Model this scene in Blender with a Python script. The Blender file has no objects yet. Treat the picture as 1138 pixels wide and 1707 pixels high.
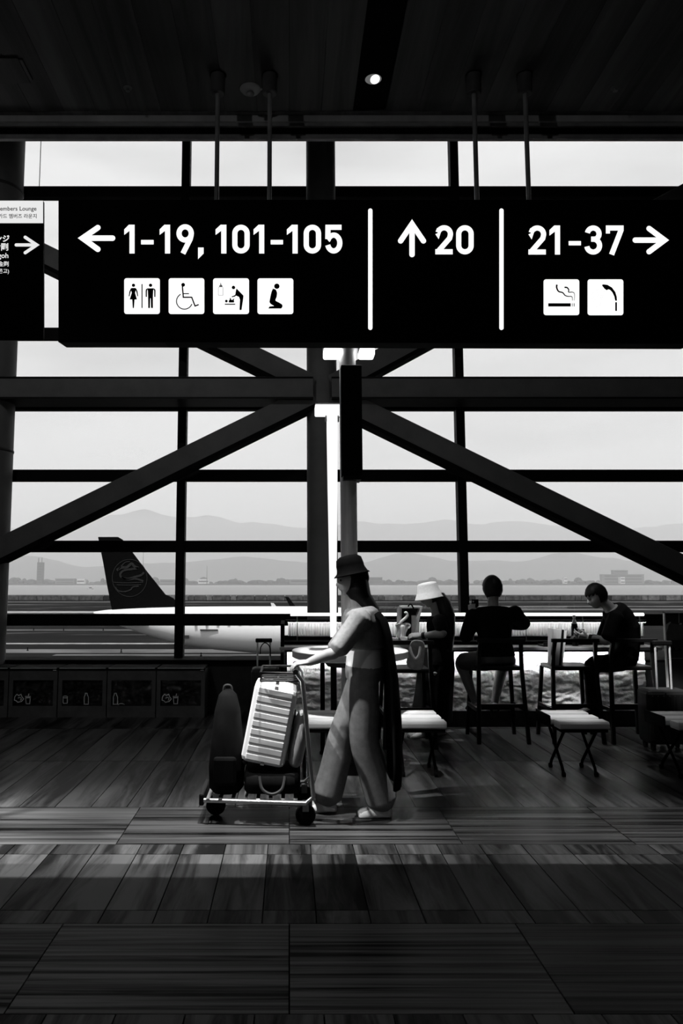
import bpy, bmesh, math, random
from mathutils import Vector, Matrix, noise
C = bpy.context.scene.collection
R = random.Random(7)
PI = math.pi
# ------------------------------------------------------------------ camera
F, CX, CY, HOR, EYE = 1300.0, 482.0, 828.0, 970.0, 1.55
PIT = math.atan((HOR - CY) / F)
SP, CP = math.sin(PIT), math.cos(PIT)
cd = bpy.data.cameras.new('camera')
cam = bpy.data.objects.new('camera', cd); C.objects.link(cam)
cam.location = (0, 0, EYE); cam.rotation_euler = (PI / 2 + PIT, 0, 0)
cd.sensor_fit = 'VERTICAL'; cd.sensor_height = 36.0; cd.sensor_width = 24.0
cd.lens = F / 1707 * 36.0
cd.shift_x = (569 - CX) / 1707; cd.shift_y = (CY - 853.5) / 1707
cd.clip_end = 30000; cd.clip_start = 0.05
bpy.context.scene.camera = cam
# ------------------------------------------------------------------ sky
SC = bpy.context.scene
SC.view_settings.view_transform = 'Standard'; SC.view_settings.look = 'None'
SC.view_settings.gamma = 1.0; SC.view_settings.use_curve_mapping = False
SC.view_settings.exposure = 0.0
SC.cycles.max_bounces = 8; SC.cycles.volume_bounces = 1; SC.cycles.transparent_max_bounces = 16
SC.cycles.caustics_reflective = False; SC.cycles.caustics_refractive = False
w = bpy.data.worlds.new('overcast_sky'); SC.world = w; w.use_nodes = True
nt = w.node_tree; nt.nodes.clear()
def N(nt, t, **k):
    n = nt.nodes.new(t)
    for a, b in k.items():
        if a in n.inputs: n.inputs[a].default_value = b
        else: setattr(n, a, b)
    return n
o_ = N(nt, 'ShaderNodeOutputWorld'); bg = N(nt, 'ShaderNodeBackground')
tc = N(nt, 'ShaderNodeTexCoord'); mp = N(nt, 'ShaderNodeMapping')
mp.inputs['Scale'].default_value = (1.0, 1.0, 4.5)
nz = N(nt, 'ShaderNodeTexNoise', Scale=1.7, Detail=4.0, Roughness=0.5)
rp = N(nt, 'ShaderNodeValToRGB')
rp.color_ramp.elements[0].position = 0.34; rp.color_ramp.elements[0].color = (.62, .62, .62, 1)
rp.color_ramp.elements[1].position = 0.60; rp.color_ramp.elements[1].color = (.90, .90, .90, 1)
L = nt.links.new
L(tc.outputs['Generated'], mp.inputs['Vector']); L(mp.outputs['Vector'], nz.inputs['Vector'])
L(nz.outputs['Fac'], rp.inputs['Fac']); L(rp.outputs['Color'], bg.inputs['Color'])
bg.inputs['Strength'].default_value = 1.0
L(bg.outputs['Background'], o_.inputs['Surface'])
# ------------------------------------------------------------------ sun, atrium lamps and added fill lights
def lamp(name, typ, loc, energy, rot=(0, 0, 0), **k):
    d = bpy.data.lights.new(name, typ); d.energy = energy
    for a, b in k.items(): setattr(d, a, b)
    o = bpy.data.objects.new(name, d); C.objects.link(o); o.location = loc; o.rotation_euler = rot
    return o
lamp('sun', 'SUN', (0, -20, 60), 3.1, (math.radians(28), 0, math.radians(-12)), angle=math.radians(3))
# row of narrow downlights under the hall roof, just beyond the ceiling edge
def spot(x, y, z, e, cone, soft, blend=1.0, aim=None):
    rot = (0, 0, 0)
    if aim: rot = (Vector((x, y, z)) - Vector(aim)).to_track_quat('Z', 'Y').to_euler()
    return lamp('spotlight', 'SPOT', (x, y, z), e, rot, spot_size=math.radians(cone), spot_blend=blend, shadow_soft_size=soft)  # also builds the added fill spots below
for x, e in ((-2.5, 7500), (-0.1, 5600), (2.2, 2300), (4.4, 200)): spot(x, 4.83, 8.1, e, 19, .015)
for x in (-2.2, -1.0): spot(x, 5.0, 8.1, 2200, 22, .02)
for x, y, e, c in ((0.30, 6.62, 3000, 6), (1.02, 6.62, 3000, 6), (2.32, 6.62, 1800, 6), (3.1, 6.6, 250, 6), (1.20, 7.42, 900, 4), (.55, 7.0, 8000, 9), (3.45, 7.6, 900, 9)): spot(x, y, 8.1, e, c, .06)  # the tote and right-edge spots are added to brighten those things
spot(.1, 8.0, 6.85, 1500, 8.5, .04, .6, aim=(1.28, 8.22, 1.3)); spot(1.5, 5.2, 6.7, 2200, 6, .04, .6, aim=(2.84, 8.1, 1.0)); spot(2.0, 5.2, 6.65, 3200, 8.5, .04, .6, aim=(3.78, 7.6, .8))  # unseen spots added to brighten the hat, paper bag and right-edge suitcase
# ceiling spot at the left, on the walking woman and her trolley
spot(-2.0, 4.52, 4.15, 720, 24, .05, .8, aim=(0.02, 5.42, .95))
spot(-2.6, 2.2, 4.3, 90, 95, .1, aim=(-1.9, 3.6, 0))  # unseen lamp added to brighten the left foreground floor
# unseen fill lamp added behind the viewpoint
lamp('rear_fill_light', 'POINT', (-2.3, -1.2, 4.35), 32, shadow_soft_size=.03); spot(.26, 5.0, 8.1, 1100, 5.5, .02)  # small spot added in place of the pole's bright reflection on the floor
# unseen fill spots added high up, to lighten the steelwork by the window
spot(-2.6, 5.0, 6.75, 150, 100, .1, aim=(-2.4, 9.4, 3.0)); spot(2.6, 5.0, 6.75, 60, 100, .1, aim=(2.6, 9.4, 3.2))
for o in C.objects:
    if o.type == 'LIGHT': o.data.specular_factor = .3
# ------------------------------------------------------------------ helpers
def P(px, py, Y):
    u, v = (px - CX) / F, (CY - py) / F
    s = Y / (CP - v * SP)
    return Vector((u * s, Y, EYE + s * (SP + v * CP)))
def PD(px, py, D):      # on a plane parallel to a board tilted like the hanging signs
    u, v = (px - CX) / F, (CY - py) / F
    return Vector((u * D, D * (CP - v * SP), EYE + D * (SP + v * CP)))
def PZ(px, py, z):
    u, v = (px - CX) / F, (CY - py) / F
    s = (z - EYE) / (SP + v * CP)
    return Vector((u * s, s * (CP - v * SP), z))
def X(px, Y, py=900): return P(px, py, Y).x
def Z(py, Y): return P(CX, py, Y).z

def mat(name, col, rough=0.6, metal=0.0, spec=0.3, var=0.25, scale=8.0, bump=0.0, vec=None, emit=0.0, coat=0.0, trans=0.0, alpha=None, rnd=0.0):
    m = bpy.data.materials.new(name); m.use_nodes = True
    t = m.node_tree; t.nodes.clear()
    out = N(t, 'ShaderNodeOutputMaterial'); b = N(t, 'ShaderNodeBsdfPrincipled')
    c = N(t, 'ShaderNodeTexCoord'); mpn = N(t, 'ShaderNodeMapping')
    if vec: mpn.inputs['Scale'].default_value = vec
    n = N(t, 'ShaderNodeTexNoise', Scale=scale, Detail=5.0, Roughness=0.6)
    r = N(t, 'ShaderNodeValToRGB')
    lo, hi = col * (1 - var), min(1, col * (1 + var))
    r.color_ramp.elements[0].position = .3; r.color_ramp.elements[0].color = (lo, lo, lo, 1)
    r.color_ramp.elements[1].position = .7; r.color_ramp.elements[1].color = (hi, hi, hi, 1)
    l = t.links.new
    l(c.outputs['Object'], mpn.inputs['Vector']); l(mpn.outputs['Vector'], n.inputs['Vector'])
    l(n.outputs['Fac'], r.inputs['Fac']); cur = r.outputs['Color']
    if rnd:
        oi = N(t, 'ShaderNodeObjectInfo'); mr = N(t, 'ShaderNodeMapRange'); mr.inputs['To Min'].default_value = 1 - rnd; mr.inputs['To Max'].default_value = 1 + rnd
        hs = N(t, 'ShaderNodeVectorMath', operation='SCALE')
        l(oi.outputs['Random'], mr.inputs['Value']); l(cur, hs.inputs[0]); l(mr.outputs['Result'], hs.inputs['Scale']); cur = hs.outputs['Vector']
    l(cur, b.inputs['Base Color'])
    b.inputs['Roughness'].default_value = rough; b.inputs['Metallic'].default_value = metal
    b.inputs['Specular IOR Level'].default_value = spec
    b.inputs['Coat Weight'].default_value = coat
    b.inputs['Transmission Weight'].default_value = trans
    if emit:
        l(cur, b.inputs['Emission Color']); b.inputs['Emission Strength'].default_value = emit
    if bump:
        bp = N(t, 'ShaderNodeBump', Strength=bump, Distance=0.02); l(n.outputs['Fac'], bp.inputs['Height']); l(bp.outputs['Normal'], b.inputs['Normal'])
    l(b.outputs['BSDF'], out.inputs['Surface'])
    return m
def glow(name, s):
    m = bpy.data.materials.new(name); m.use_nodes = True; t = m.node_tree; t.nodes.clear()
    out = N(t, 'ShaderNodeOutputMaterial'); e = N(t, 'ShaderNodeEmission', Strength=s); e.inputs['Color'].default_value = (1, 1, 1, 1)
    t.links.new(e.outputs[0], out.inputs['Surface']); return m
def clear_glass(name, refl=0.04, tint=1.0):
    m = bpy.data.materials.new(name); m.use_nodes = True; t = m.node_tree; t.nodes.clear(); l = t.links.new
    out = N(t, 'ShaderNodeOutputMaterial'); mx = N(t, 'ShaderNodeMixShader'); tr = N(t, 'ShaderNodeBsdfTransparent'); gl = N(t, 'ShaderNodeBsdfGlossy', Roughness=0.02)
    tr.inputs['Color'].default_value = (tint, tint, tint, 1)
    fr = N(t, 'ShaderNodeFresnel', IOR=1.25)
    l(fr.outputs[0], mx.inputs[0]); l(tr.outputs[0], mx.inputs[1]); l(gl.outputs[0], mx.inputs[2]); l(mx.outputs[0], out.inputs['Surface'])
    return m
def wood(name, along, lo, hi, rough, spec, sc=(1.2, 26.0), dist=.7, sharp=0):
    m = bpy.data.materials.new(name); m.use_nodes = True; t = m.node_tree; t.nodes.clear(); l = t.links.new
    out = N(t, 'ShaderNodeOutputMaterial'); b = N(t, 'ShaderNodeBsdfPrincipled')
    g = N(t, 'ShaderNodeNewGeometry'); oi = N(t, 'ShaderNodeObjectInfo')
    mp = N(t, 'ShaderNodeMapping'); s = (sc[0], sc[1], 1) if along == 'x' else (sc[1], sc[0], 1)
    mp.inputs['Scale'].default_value = s
    off = N(t, 'ShaderNodeVectorMath', operation='SCALE'); off.inputs[0].default_value = (13.1, 7.7, 91.0)
    add = N(t, 'ShaderNodeVectorMath', operation='ADD')
    l(oi.outputs['Random'], off.inputs['Scale']); l(g.outputs['Position'], add.inputs[0]); l(off.outputs[0], add.inputs[1]); l(add.outputs[0], mp.inputs['Vector'])
    n1 = N(t, 'ShaderNodeTexNoise', Scale=1.0, Detail=6.0, Roughness=0.62, Distortion=dist)
    n2 = N(t, 'ShaderNodeTexNoise', Scale=0.35, Detail=2.0)
    l(mp.outputs[0], n1.inputs['Vector']); l(mp.outputs[0], n2.inputs['Vector'])
    ad = N(t, 'ShaderNodeMath', operation='ADD'); l(n1.outputs['Fac'], ad.inputs[0])
    ml = N(t, 'ShaderNodeMath', operation='MULTIPLY'); l(n2.outputs['Fac'], ml.inputs[0]); ml.inputs[1].default_value = .6; l(ml.outputs[0], ad.inputs[1])
    r = N(t, 'ShaderNodeValToRGB')
    r.color_ramp.elements[0].position = .60 + sharp * .6; r.color_ramp.elements[0].color = (lo, lo, lo, 1)
    r.color_ramp.elements[1].position = 1.02 - sharp; r.color_ramp.elements[1].color = (hi, hi, hi, 1)
    l(ad.outputs[0], r.inputs['Fac'])
    mr = N(t, 'ShaderNodeMapRange'); mr.inputs['To Min'].default_value = .72; mr.inputs['To Max'].default_value = 1.25
    sclv = N(t, 'ShaderNodeVectorMath', operation='SCALE')
    l(oi.outputs['Random'], mr.inputs['Value']); l(r.outputs['Color'], sclv.inputs[0]); l(mr.outputs['Result'], sclv.inputs['Scale'])
    l(sclv.outputs[0], b.inputs['Base Color'])
    b.inputs['Roughness'].default_value = rough; b.inputs['Specular IOR Level'].default_value = spec
    bp = N(t, 'ShaderNodeBump', Strength=0.08, Distance=0.002); l(n1.outputs['Fac'], bp.inputs['Height']); l(bp.outputs[0], b.inputs['Normal'])
    l(b.outputs[0], out.inputs['Surface']); return m

class MB:
    def __init__(s): s.v, s.f = [], []
    def add(s, vs, fs):
        k = len(s.v); s.v += [Vector(p) for p in vs]; s.f += [tuple(i + k for i in f) for f in fs]; return s
    def box(s, a, b, M=None):
        (x0, y0, z0), (x1, y1, z1) = a, b
        vs = [Vector(p) for p in ((x0,y0,z0),(x1,y0,z0),(x1,y1,z0),(x0,y1,z0),(x0,y0,z1),(x1,y0,z1),(x1,y1,z1),(x0,y1,z1))]
        if M: vs = [M @ p for p in vs]
        return s.add(vs, [(3,2,1,0),(4,5,6,7),(0,1,5,4),(1,2,6,5),(2,3,7,6),(3,0,4,7)])
    def rings(s, rs, cap=True, close=False):
        n = len(rs[0]); vs = [p for r in rs for p in r]; fs = []
        m = len(rs)
        for i in range(m if close else m - 1):
            for j in range(n):
                a, b_ = i * n + j, i * n + (j + 1) % n
                c, d = ((i + 1) % m) * n + (j + 1) % n, ((i + 1) % m) * n + j
                fs.append((a, b_, c, d))
        if cap and not close: fs += [tuple(reversed(range(n))), tuple(range((m - 1) * n, m * n))]
        return s.add(vs, fs)
    def tube(s, pts, r, n=8, close=False, cap=True):
        pts = [Vector(p) for p in pts]; m = len(pts)
        rr = r if isinstance(r, (list, tuple)) else [r] * m
        rs = []; u = None
        for i in range(m):
            if close: d = pts[(i + 1) % m] - pts[i - 1]
            else: d = pts[min(i + 1, m - 1)] - pts[max(i - 1, 0)]
            d = d.normalized() if d.length > 1e-9 else Vector((0, 0, 1))
            if u is None: u = d.orthogonal().normalized()
            else:
                u = u - d * u.dot(d); u = u.normalized() if u.length > 1e-6 else d.orthogonal().normalized()
            v = d.cross(u)
            rs.append([pts[i] + (u * math.cos(2*PI*k/n) + v * math.sin(2*PI*k/n)) * rr[i] for k in range(n)])
        return s.rings(rs, cap, close)
    def lathe(s, prof, c=(0, 0, 0), n=24, M=None, cap=True):
        c = Vector(c); rs = []
        for r, z in prof:
            ring = [Vector((r * math.cos(2*PI*k/n), r * math.sin(2*PI*k/n), z)) for k in range(n)]
            rs.append([(M @ p) if M else (p + c) for p in ring])
        return s.rings(rs, cap)
    def ell(s, c, r, n=16, m=10, M=None):
        rs = []
        for i in range(m + 1):
            a = -PI/2 + PI * (0.02 + 0.96 * i / m); rr = math.cos(a); zz = math.sin(a)
            ring = [Vector((r[0]*rr*math.cos(2*PI*k/n), r[1]*rr*math.sin(2*PI*k/n), r[2]*zz)) for k in range(n)]
            rs.append([(M @ (p + Vector(c))) if M else (p + Vector(c)) for p in ring])
        return s.rings(rs)
    def poly(s, pts): return s.add(pts, [tuple(range(len(pts)))])
    def prism(s, pts, off):
        n = len(pts); off = Vector(off); a = [Vector(p) for p in pts]
        return s.add(a + [p + off for p in a], [tuple(range(n)), tuple(reversed(range(n, 2*n)))] + [(i, (i+1) % n, n + (i+1) % n, n + i) for i in range(n)])
    def build(s, name, m, parent=None, smooth=False, bevel=0.0, remesh=0.0, sub=0, solid=0.0, relax=0):
        me = bpy.data.meshes.new(name); me.from_pydata([tuple(p) for p in s.v], [], s.f)
        bm = bmesh.new(); bm.from_mesh(me); bmesh.ops.recalc_face_normals(bm, faces=bm.faces); bm.to_mesh(me); bm.free()
        o = bpy.data.objects.new(name, me); C.objects.link(o)
        if bevel:
            d = o.modifiers.new('b', 'BEVEL'); d.width = bevel; d.segments = 2; d.limit_method = 'ANGLE'; d.angle_limit = .6
        if solid: d = o.modifiers.new('s', 'SOLIDIFY'); d.thickness = solid
        if remesh:
            d = o.modifiers.new('r', 'REMESH'); d.mode = 'VOXEL'; d.voxel_size = remesh; d.use_smooth_shade = True
            if relax: d = o.modifiers.new('sm', 'SMOOTH'); d.iterations = relax; d.factor = .5
        if sub: d = o.modifiers.new('u', 'SUBSURF'); d.levels = sub; d.render_levels = sub
        if o.modifiers:
            dg = bpy.context.evaluated_depsgraph_get()
            me2 = bpy.data.meshes.new_from_object(o.evaluated_get(dg)); o.modifiers.clear(); o.data = me2; bpy.data.meshes.remove(me); me = me2; me.name = name
        if m: me.materials.clear(); me.materials.append(m)
        if smooth or remesh:
            me.polygons.foreach_set('use_smooth', [True] * len(me.polygons))
            if not remesh and smooth != 'all':
                try: me.set_sharp_from_angle(angle=math.radians(40))
                except Exception: pass
        if parent: setp(o, parent)
        return o
def setp(o, p):
    o.parent = p; o.matrix_parent_inverse = WM(p).inverted()
def WM(o):
    m = Matrix.LocRotScale(o.location, o.rotation_euler, o.scale)
    return (WM(o.parent) @ o.matrix_parent_inverse @ m) if o.parent else m
def thing(name, loc, label, cat, group=None, rz=0):
    o = bpy.data.objects.new(name, None); C.objects.link(o); o.location = loc; o.rotation_euler = (0, 0, rz); o.empty_display_size = .1
    return tag(o, label, cat, group)
def tag(o, label, cat, group=None):
    o['label'] = label; o['category'] = cat
    if group: o['group'] = group
    return o
def struct(o): o['kind'] = 'structure'; return o
def copytree(o, loc, parent=None, label=None, rz=None):
    c = o.copy(); C.objects.link(c)
    if parent: c.parent = parent
    else:
        c.location = loc
        if rz is not None: c.rotation_euler = (0, 0, rz)
    if label: c['label'] = label
    for ch in list(o.children): copytree(ch, None, c)
    return c
def crom(pts, k=6):
    pts = [Vector(p) for p in pts]; out = []
    for i in range(len(pts) - 1):
        p0, p1, p2, p3 = pts[max(i-1,0)], pts[i], pts[i+1], pts[min(i+2,len(pts)-1)]
        for j in range(k):
            t = j / k; out.append(.5*((2*p1)+(p2-p0)*t+(2*p0-5*p1+4*p2-p3)*t*t+(3*p1-p0-3*p2+p3)*t**3))
    out.append(pts[-1]); return out
# flat strokes: paths in a 2-D frame, mapped by a function into the scene
def stroke(mb, path, wd, mp, rnd=False, closed=False):
    pts = [Vector((p[0], p[1])) for p in path]; n = len(pts)
    ws = wd if isinstance(wd, (list, tuple)) else [wd] * n
    Ls, Rs = [], []
    for i in range(n):
        a = pts[i-1] if (i > 0 or closed) else None; b = pts[(i+1) % n] if (i < n-1 or closed) else None
        d1 = (pts[i]-a).normalized() if a is not None else None; d2 = (b-pts[i]).normalized() if b is not None else None
        if d1 is None: d1 = d2
        if d2 is None: d2 = d1
        t = (d1 + d2); t = t.normalized() if t.length > 1e-6 else d1
        nn = Vector((-t.y, t.x)); c = max(.45, nn.dot(Vector((-d1.y, d1.x))))
        h = ws[i] / 2 / c
        Ls.append(pts[i] + nn*h); Rs.append(pts[i] - nn*h)
    vs = [mp(p.x, p.y) for q in zip(Ls, Rs) for p in q]; fs = []
    for i in range(n if closed else n-1):
        j = (i+1) % n; fs.append((2*i, 2*j, 2*j+1, 2*i+1))
    mb.add(vs, fs)
    if rnd:
        for i in (range(n) if rnd == 'all' else (0, n-1)): disc(mb, pts[i].x, pts[i].y, ws[i]/2, mp)
def disc(mb, x, y, r, mp, n=20): mb.poly([mp(x + r*math.cos(2*PI*k/n), y + r*math.sin(2*PI*k/n)) for k in range(n)])
def arc(cx, cy, rx, ry, a0, a1, n=14): return [(cx + rx*math.cos(math.radians(a0+(a1-a0)*i/n)), cy + ry*math.sin(math.radians(a0+(a1-a0)*i/n))) for i in range(n+1)]
def rrect(x0, y0, x1, y1, r, n=5):
    return arc(x1-r,y0+r,r,r,-90,0,n)+arc(x1-r,y1-r,r,r,0,90,n)+arc(x0+r,y1-r,r,r,90,180,n)+arc(x0+r,y0+r,r,r,180,270,n)
def text_mesh(s, mp, xr, base, size, m, name, parent, bold=0.02, align='RIGHT', sx=1.0):
    cu = bpy.data.curves.new(name, 'FONT'); cu.body = s; cu.size = 1.0; cu.align_x = align; cu.offset = bold; cu.resolution_u = 3
    o = bpy.data.objects.new(name, cu); C.objects.link(o)
    me = bpy.data.meshes.new_from_object(o.evaluated_get(bpy.context.evaluated_depsgraph_get()))
    bpy.data.objects.remove(o)
    for v in me.vertices: v.co = mp(xr + v.co.x*size*sx, base - v.co.y*size)
    o = bpy.data.objects.new(name, me); C.objects.link(o); me.name = name
    me.materials.clear(); me.materials.append(m); setp(o, parent); return o
# ------------------------------------------------------------------ materials
M_plank_y = wood('plank_lengthwise', 'y', .008, .082, .30, .012, (.9, 9.0), .8, .11)
M_plank_x = wood('plank_crosswise', 'x', .003, .092, .30, .012, (0.55, 34.0), .5, .10)
M_ceil = wood('ceiling_board', 'y', .05, .13, .55, .2, (.5, 9.0))
M_black = mat('black_paint', .006, .5, spec=.15)
M_blackm = mat('black_matte', .004, .85, spec=.05)
M_frame = mat('black_window_metal', .004, .6, spec=.08)
M_steel = mat('painted_structural_steel', .10, .6, spec=.2, var=.15, scale=3)
M_fascia = mat('pale_fascia_board', .55, .6, var=.3, scale=3, vec=(1, .2, .2))
M_trim = mat('dark_trim', .35, .5, spec=.2)
M_dark = mat('dark_grey', .03, .6, spec=.2)
M_white = mat('white_laminate', .78, .4, spec=.4, var=.05)
M_chrome = mat('brushed_metal', .62, .28, metal=1.0, var=.08)
M_darkchrome = mat('dark_metal', .25, .3, metal=1.0, var=.1)
M_plaster = mat('plain_wall', .10, .8, var=.1)
M_glass = clear_glass('window_glass')
M_lit = glow('lit_sign_white', 1.15)
M_litgrey = glow('lit_sign_grey', .82)
M_lamp = glow('lamp_light', 4.0)
# ------------------------------------------------------------------ room shell
YW = 10.0
floor = struct(MB().box((-6.5, -3, -.25), (9, 10.4, -.012)).build('floor', M_blackm))
def plank(x0, x1, y0, y1, m):
    g = .003
    q = MB(); z = R.uniform(-.0004, .0004)
    q.box((x0+g, y0+g, -.011), (x1-g, y1-g, z)); q.build('plank', m, floor)
Hb = [(3.0, 3.75), (4.83, 5.6), (1.15, 1.92)]
for y0, y1 in Hb:
    hx = 1.0 + y1 * .42 + .6
    for k in range(-int(y1*.37+1.9), int(y1*.5+2.4)): plank(k*1.03, (k+1)*1.03, y0, y1, M_plank_x)
def dband(rows, xa, xb, stag):
    for i, (y0, y1) in enumerate(rows):
        n0, n1 = int(xa/.25)-1, int(xb/.25)+1
        for k in range(n0, n1): plank(k*.25+.125, (k+1)*.25+.125, y0, y1, M_plank_y)
dband([(3.75, 3.895), (3.895, 4.66), (4.66, 4.83)], -2.0, 2.9, 0)
dband([(1.92, 3.0)], -1.6, 2.2, 0)
dband([(5.6, 7.0), (7.0, 8.5)], -3.4, 4.4, 0)
q = MB()
for k in range(-22, 33): q.box((k*.25+.127, 8.504, -.011), (k*.25+.373, 10.0, 0))
o = q.build('far_planks', M_plank_y, floor); o['kind'] = 'stuff'
for nm, a, b in (('wall_left', (-6.7, -3, -.2), (-6.5, 10.4, 8.8)), ('wall_right', (9, -3, -.2), (9.2, 10.4, 8.8)), ('wall_back', (-6.7, -3.2, -.2), (9.2, -3, 8.8))):
    struct(MB().box(a, b).build(nm, M_plaster))
ZC, YE = 4.47, 4.61
ceiling = struct(MB().box((-6.5, -3, ZC+.02), (9, YE+.05, ZC+.2)).build('ceiling', M_blackm))
slot = [PZ(588, 185, ZC), PZ(640, 185, ZC)]
SX0, SX1 = slot[0].x, slot[1].x
xs = []; x = -6.4
while x < 8.9:
    xs.append((x, min(x+.2, 8.95))); x += .2
for a, b in xs:
    if a < SX1 and b > SX0:
        for c, d in ((a, min(b, SX0)), (max(a, SX1), b)):
            if d - c > .01: MB().box((c+.001, -2.9, ZC-.002), (d-.001, slot[0].y, ZC+.02)).build('board', M_ceil, ceiling)
        continue
    dz = R.uniform(.0015, .0025)
    MB().box((a+.001, -2.9, ZC-dz), (b-.001, slot[0].y, ZC+.02)).build('board', M_ceil, ceiling)
q = MB().box((SX0, -2.9, ZC+.008), (SX1, slot[0].y, ZC+.018)); q.build('light_slot', M_blackm, ceiling)
# stepped edge of the lowered ceiling
for i, (ya, yb, za, zb, m) in enumerate(((slot[0].y, YE, ZC-.006, ZC+.02, M_ceil), (YE, YE+.02, 4.424, ZC+.02, M_fascia), (YE+.018, YE+.04, 4.405, ZC+.02, M_trim), (YE+.05, YE+.07, 4.362, ZC+.02, M_blackm), (YE+.04, YE+.07, 4.332, 4.362, M_trim))):
    struct(MB().box((-6.5, ya, za), (9, yb, zb)).build('trim_%d' % (i+1), m))
struct(MB().box((-6.7, YE+.03, 4.45), (9.2, YE+.07, 8.8)).build('wall_upper', M_blackm))
struct(MB().box((-6.7, -3.2, 8.7), (9.2, 10.6, 8.9)).build('roof', M_plaster))
# low wall under the window
zs = Z(1101, YW-.1)
struct(MB().box((-6.5, YW-.3, 0), (9, YW+.12, zs)).build('wall_front', M_dark))
struct(MB().box((-6.5, YW-.34, zs), (9, YW+.12, zs+.03)).build('trim_6', M_blackm))
# ------------------------------------------------------------------ curtain-wall window
win = bpy.data.objects.new('window_1', None); C.objects.link(win); win.location = (1, YW, 0); struct(win)
bars_z = [Z(y, YW) for y in (1033, 911, 793, 675, 557, 440, 322)]
bars_z.append(bars_z[-1] + .99); 
hb = 9.5 / F * YW
xm = [-6.4, X(-160, YW), X(306, YW, 600), X(763, YW, 600), X(1225, YW), 8.9]
for z in bars_z:
    MB().box((-6.5, YW-.05, z-hb), (9, YW+.07, z+hb)).build('transom', M_frame, win)
for x in xm:
    MB().box((x-.055, YW-.07, zs), (x+.055, YW+.08, 8.7)).build('mullion', M_frame, win)
MB().box((X(67, YW, 270)-.004, YW-.004, bars_z[-2]+hb), (X(67, YW, 270)+.004, YW+.004, bars_z[-1]-hb)).build('glass_joint', M_dark, win)
zz = [zs] + bars_z + [8.7]
for i in range(len(xm)-1):
    for j in range(len(zz)-1):
        MB().box((xm[i]+.05, YW+.006, zz[j]+.02), (xm[i+1]-.05, YW+.014, zz[j+1]-.02)).build('pane', M_glass, win)
# ------------------------------------------------------------------ steel columns, beam and cross bracing
YC = 9.55
cx = X(536, YC, 650); rc = 25.5 / F * YC
colm = struct(MB().lathe([(rc, 0), (rc, 8.7)], (cx, YC, 0), 40).build('column', M_steel, smooth=True))
q = MB().lathe([(rc+.015, 0), (rc+.015, .25), (rc, .27)], (cx, YC, 0), 40); q.build('base_collar', M_steel, colm, smooth=True)
lx = X(22, 9.6, 700) - .32
c2 = struct(MB().lathe([(.32, 0), (.32, 8.7)], (lx, 9.6, 0), 40).build('column', M_steel, smooth=True))
for zq in (Z(745, 9.3), Z(300, 9.3)):
    MB().lathe([(.322, zq-.02), (.328, zq-.012), (.328, zq+.012), (.322, zq+.02)], (lx, 9.6, 0), 40).build('joint_ring', M_dark, c2, smooth=True)
YB = 9.38
def beam(name, p0, p1, h, y0, y1):
    p0, p1 = Vector((p0[0], 0, p0[1])), Vector((p1[0], 0, p1[1]))
    d = (p1-p0).normalized(); n = Vector((-d.z, 0, d.x)) * (h/2)
    a = [p0+n, p1+n, p1-n, p0-n]
    return MB().prism([Vector((p.x, y0, p.z)) for p in a], (0, y1-y0, 0))
node = P(538, 650, YB)
zb0, zb1 = Z(664, YB), Z(632, YB)
for xa, xb in ((-6.5, cx-rc*.6), (cx+rc*.6, 9)):
    b = struct(MB().box((xa, YB-.06, zb0), (xb, YB+.36, zb1)).build('beam', M_steel, bevel=.006))
    MB().box((xa, YB-.075, zb0-.022), (xb, YB+.38, zb0)).build('bottom_flange', M_black, b)
    MB().box((xa, YB-.075, zb1), (xb, YB+.38, zb1+.012)).build('top_flange', M_black, b)
hbr = 40/F*YB*.9
for px, py in ((0, 914), (1138, 943), (0, 388), (1138, 325)):
    e = P(px, py, YB); d = (e-node); e = node + d*1.25; s = node + d.normalized()*(rc*.7)
    b = struct(beam('brace', (s.x, s.z), (e.x, e.z), hbr, YB, YB+.24).build('diagonal_beam', M_steel, bevel=.006))
    lo = -1; dn = Vector((-d.z, 0, d.x)).normalized(); dn = dn if dn.z < 0 else -dn
    s2, e2 = s + dn*(hbr/2+.006), e + dn*(hbr/2+.006)
    beam('f', (s2.x, s2.z), (e2.x, e2.z), .05, YB-.01, YB+.26).build('lower_flange', M_blackm, b)
# ------------------------------------------------------------------ airfield outside
ZG = -6.5
def ground_mat():
    m = bpy.data.materials.new('worn_tarmac_and_grass'); m.use_nodes = True; t = m.node_tree; t.nodes.clear(); l = t.links.new
    out = N(t, 'ShaderNodeOutputMaterial'); b = N(t, 'ShaderNodeBsdfPrincipled'); g = N(t, 'ShaderNodeNewGeometry'); mp = N(t, 'ShaderNodeMapping')
    mp.inputs['Scale'].default_value = (.022, .13, 1)
    n = N(t, 'ShaderNodeTexNoise', Scale=1.0, Detail=7.0, Roughness=.62, Distortion=1.4); r = N(t, 'ShaderNodeValToRGB')
    e = r.color_ramp.elements; e[0].position = .44; e[0].color = (.003,)*3 + (1,); e[1].position = .74; e[1].color = (.11,)*3 + (1,)
    x = e.new(.56); x.color = (.006,)*3 + (1,)
    l(g.outputs['Position'], mp.inputs['Vector']); l(mp.outputs[0], n.inputs['Vector']); l(n.outputs['Fac'], r.inputs['Fac']); l(r.outputs[0], b.inputs['Base Color'])
    b.inputs['Roughness'].default_value = .9; b.inputs['Specular IOR Level'].default_value = .05
    l(b.outputs[0], out.inputs['Surface']); return m
gnd = struct(MB().box((-900, 10.8, ZG-1), (900, 338, ZG)).build('ground', ground_mat()))
M_line = mat('worn_line_paint', .24, .8, var=.5, scale=.5)
M_line2 = mat('pale_concrete', .075, .8, var=.6, scale=.12)
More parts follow.
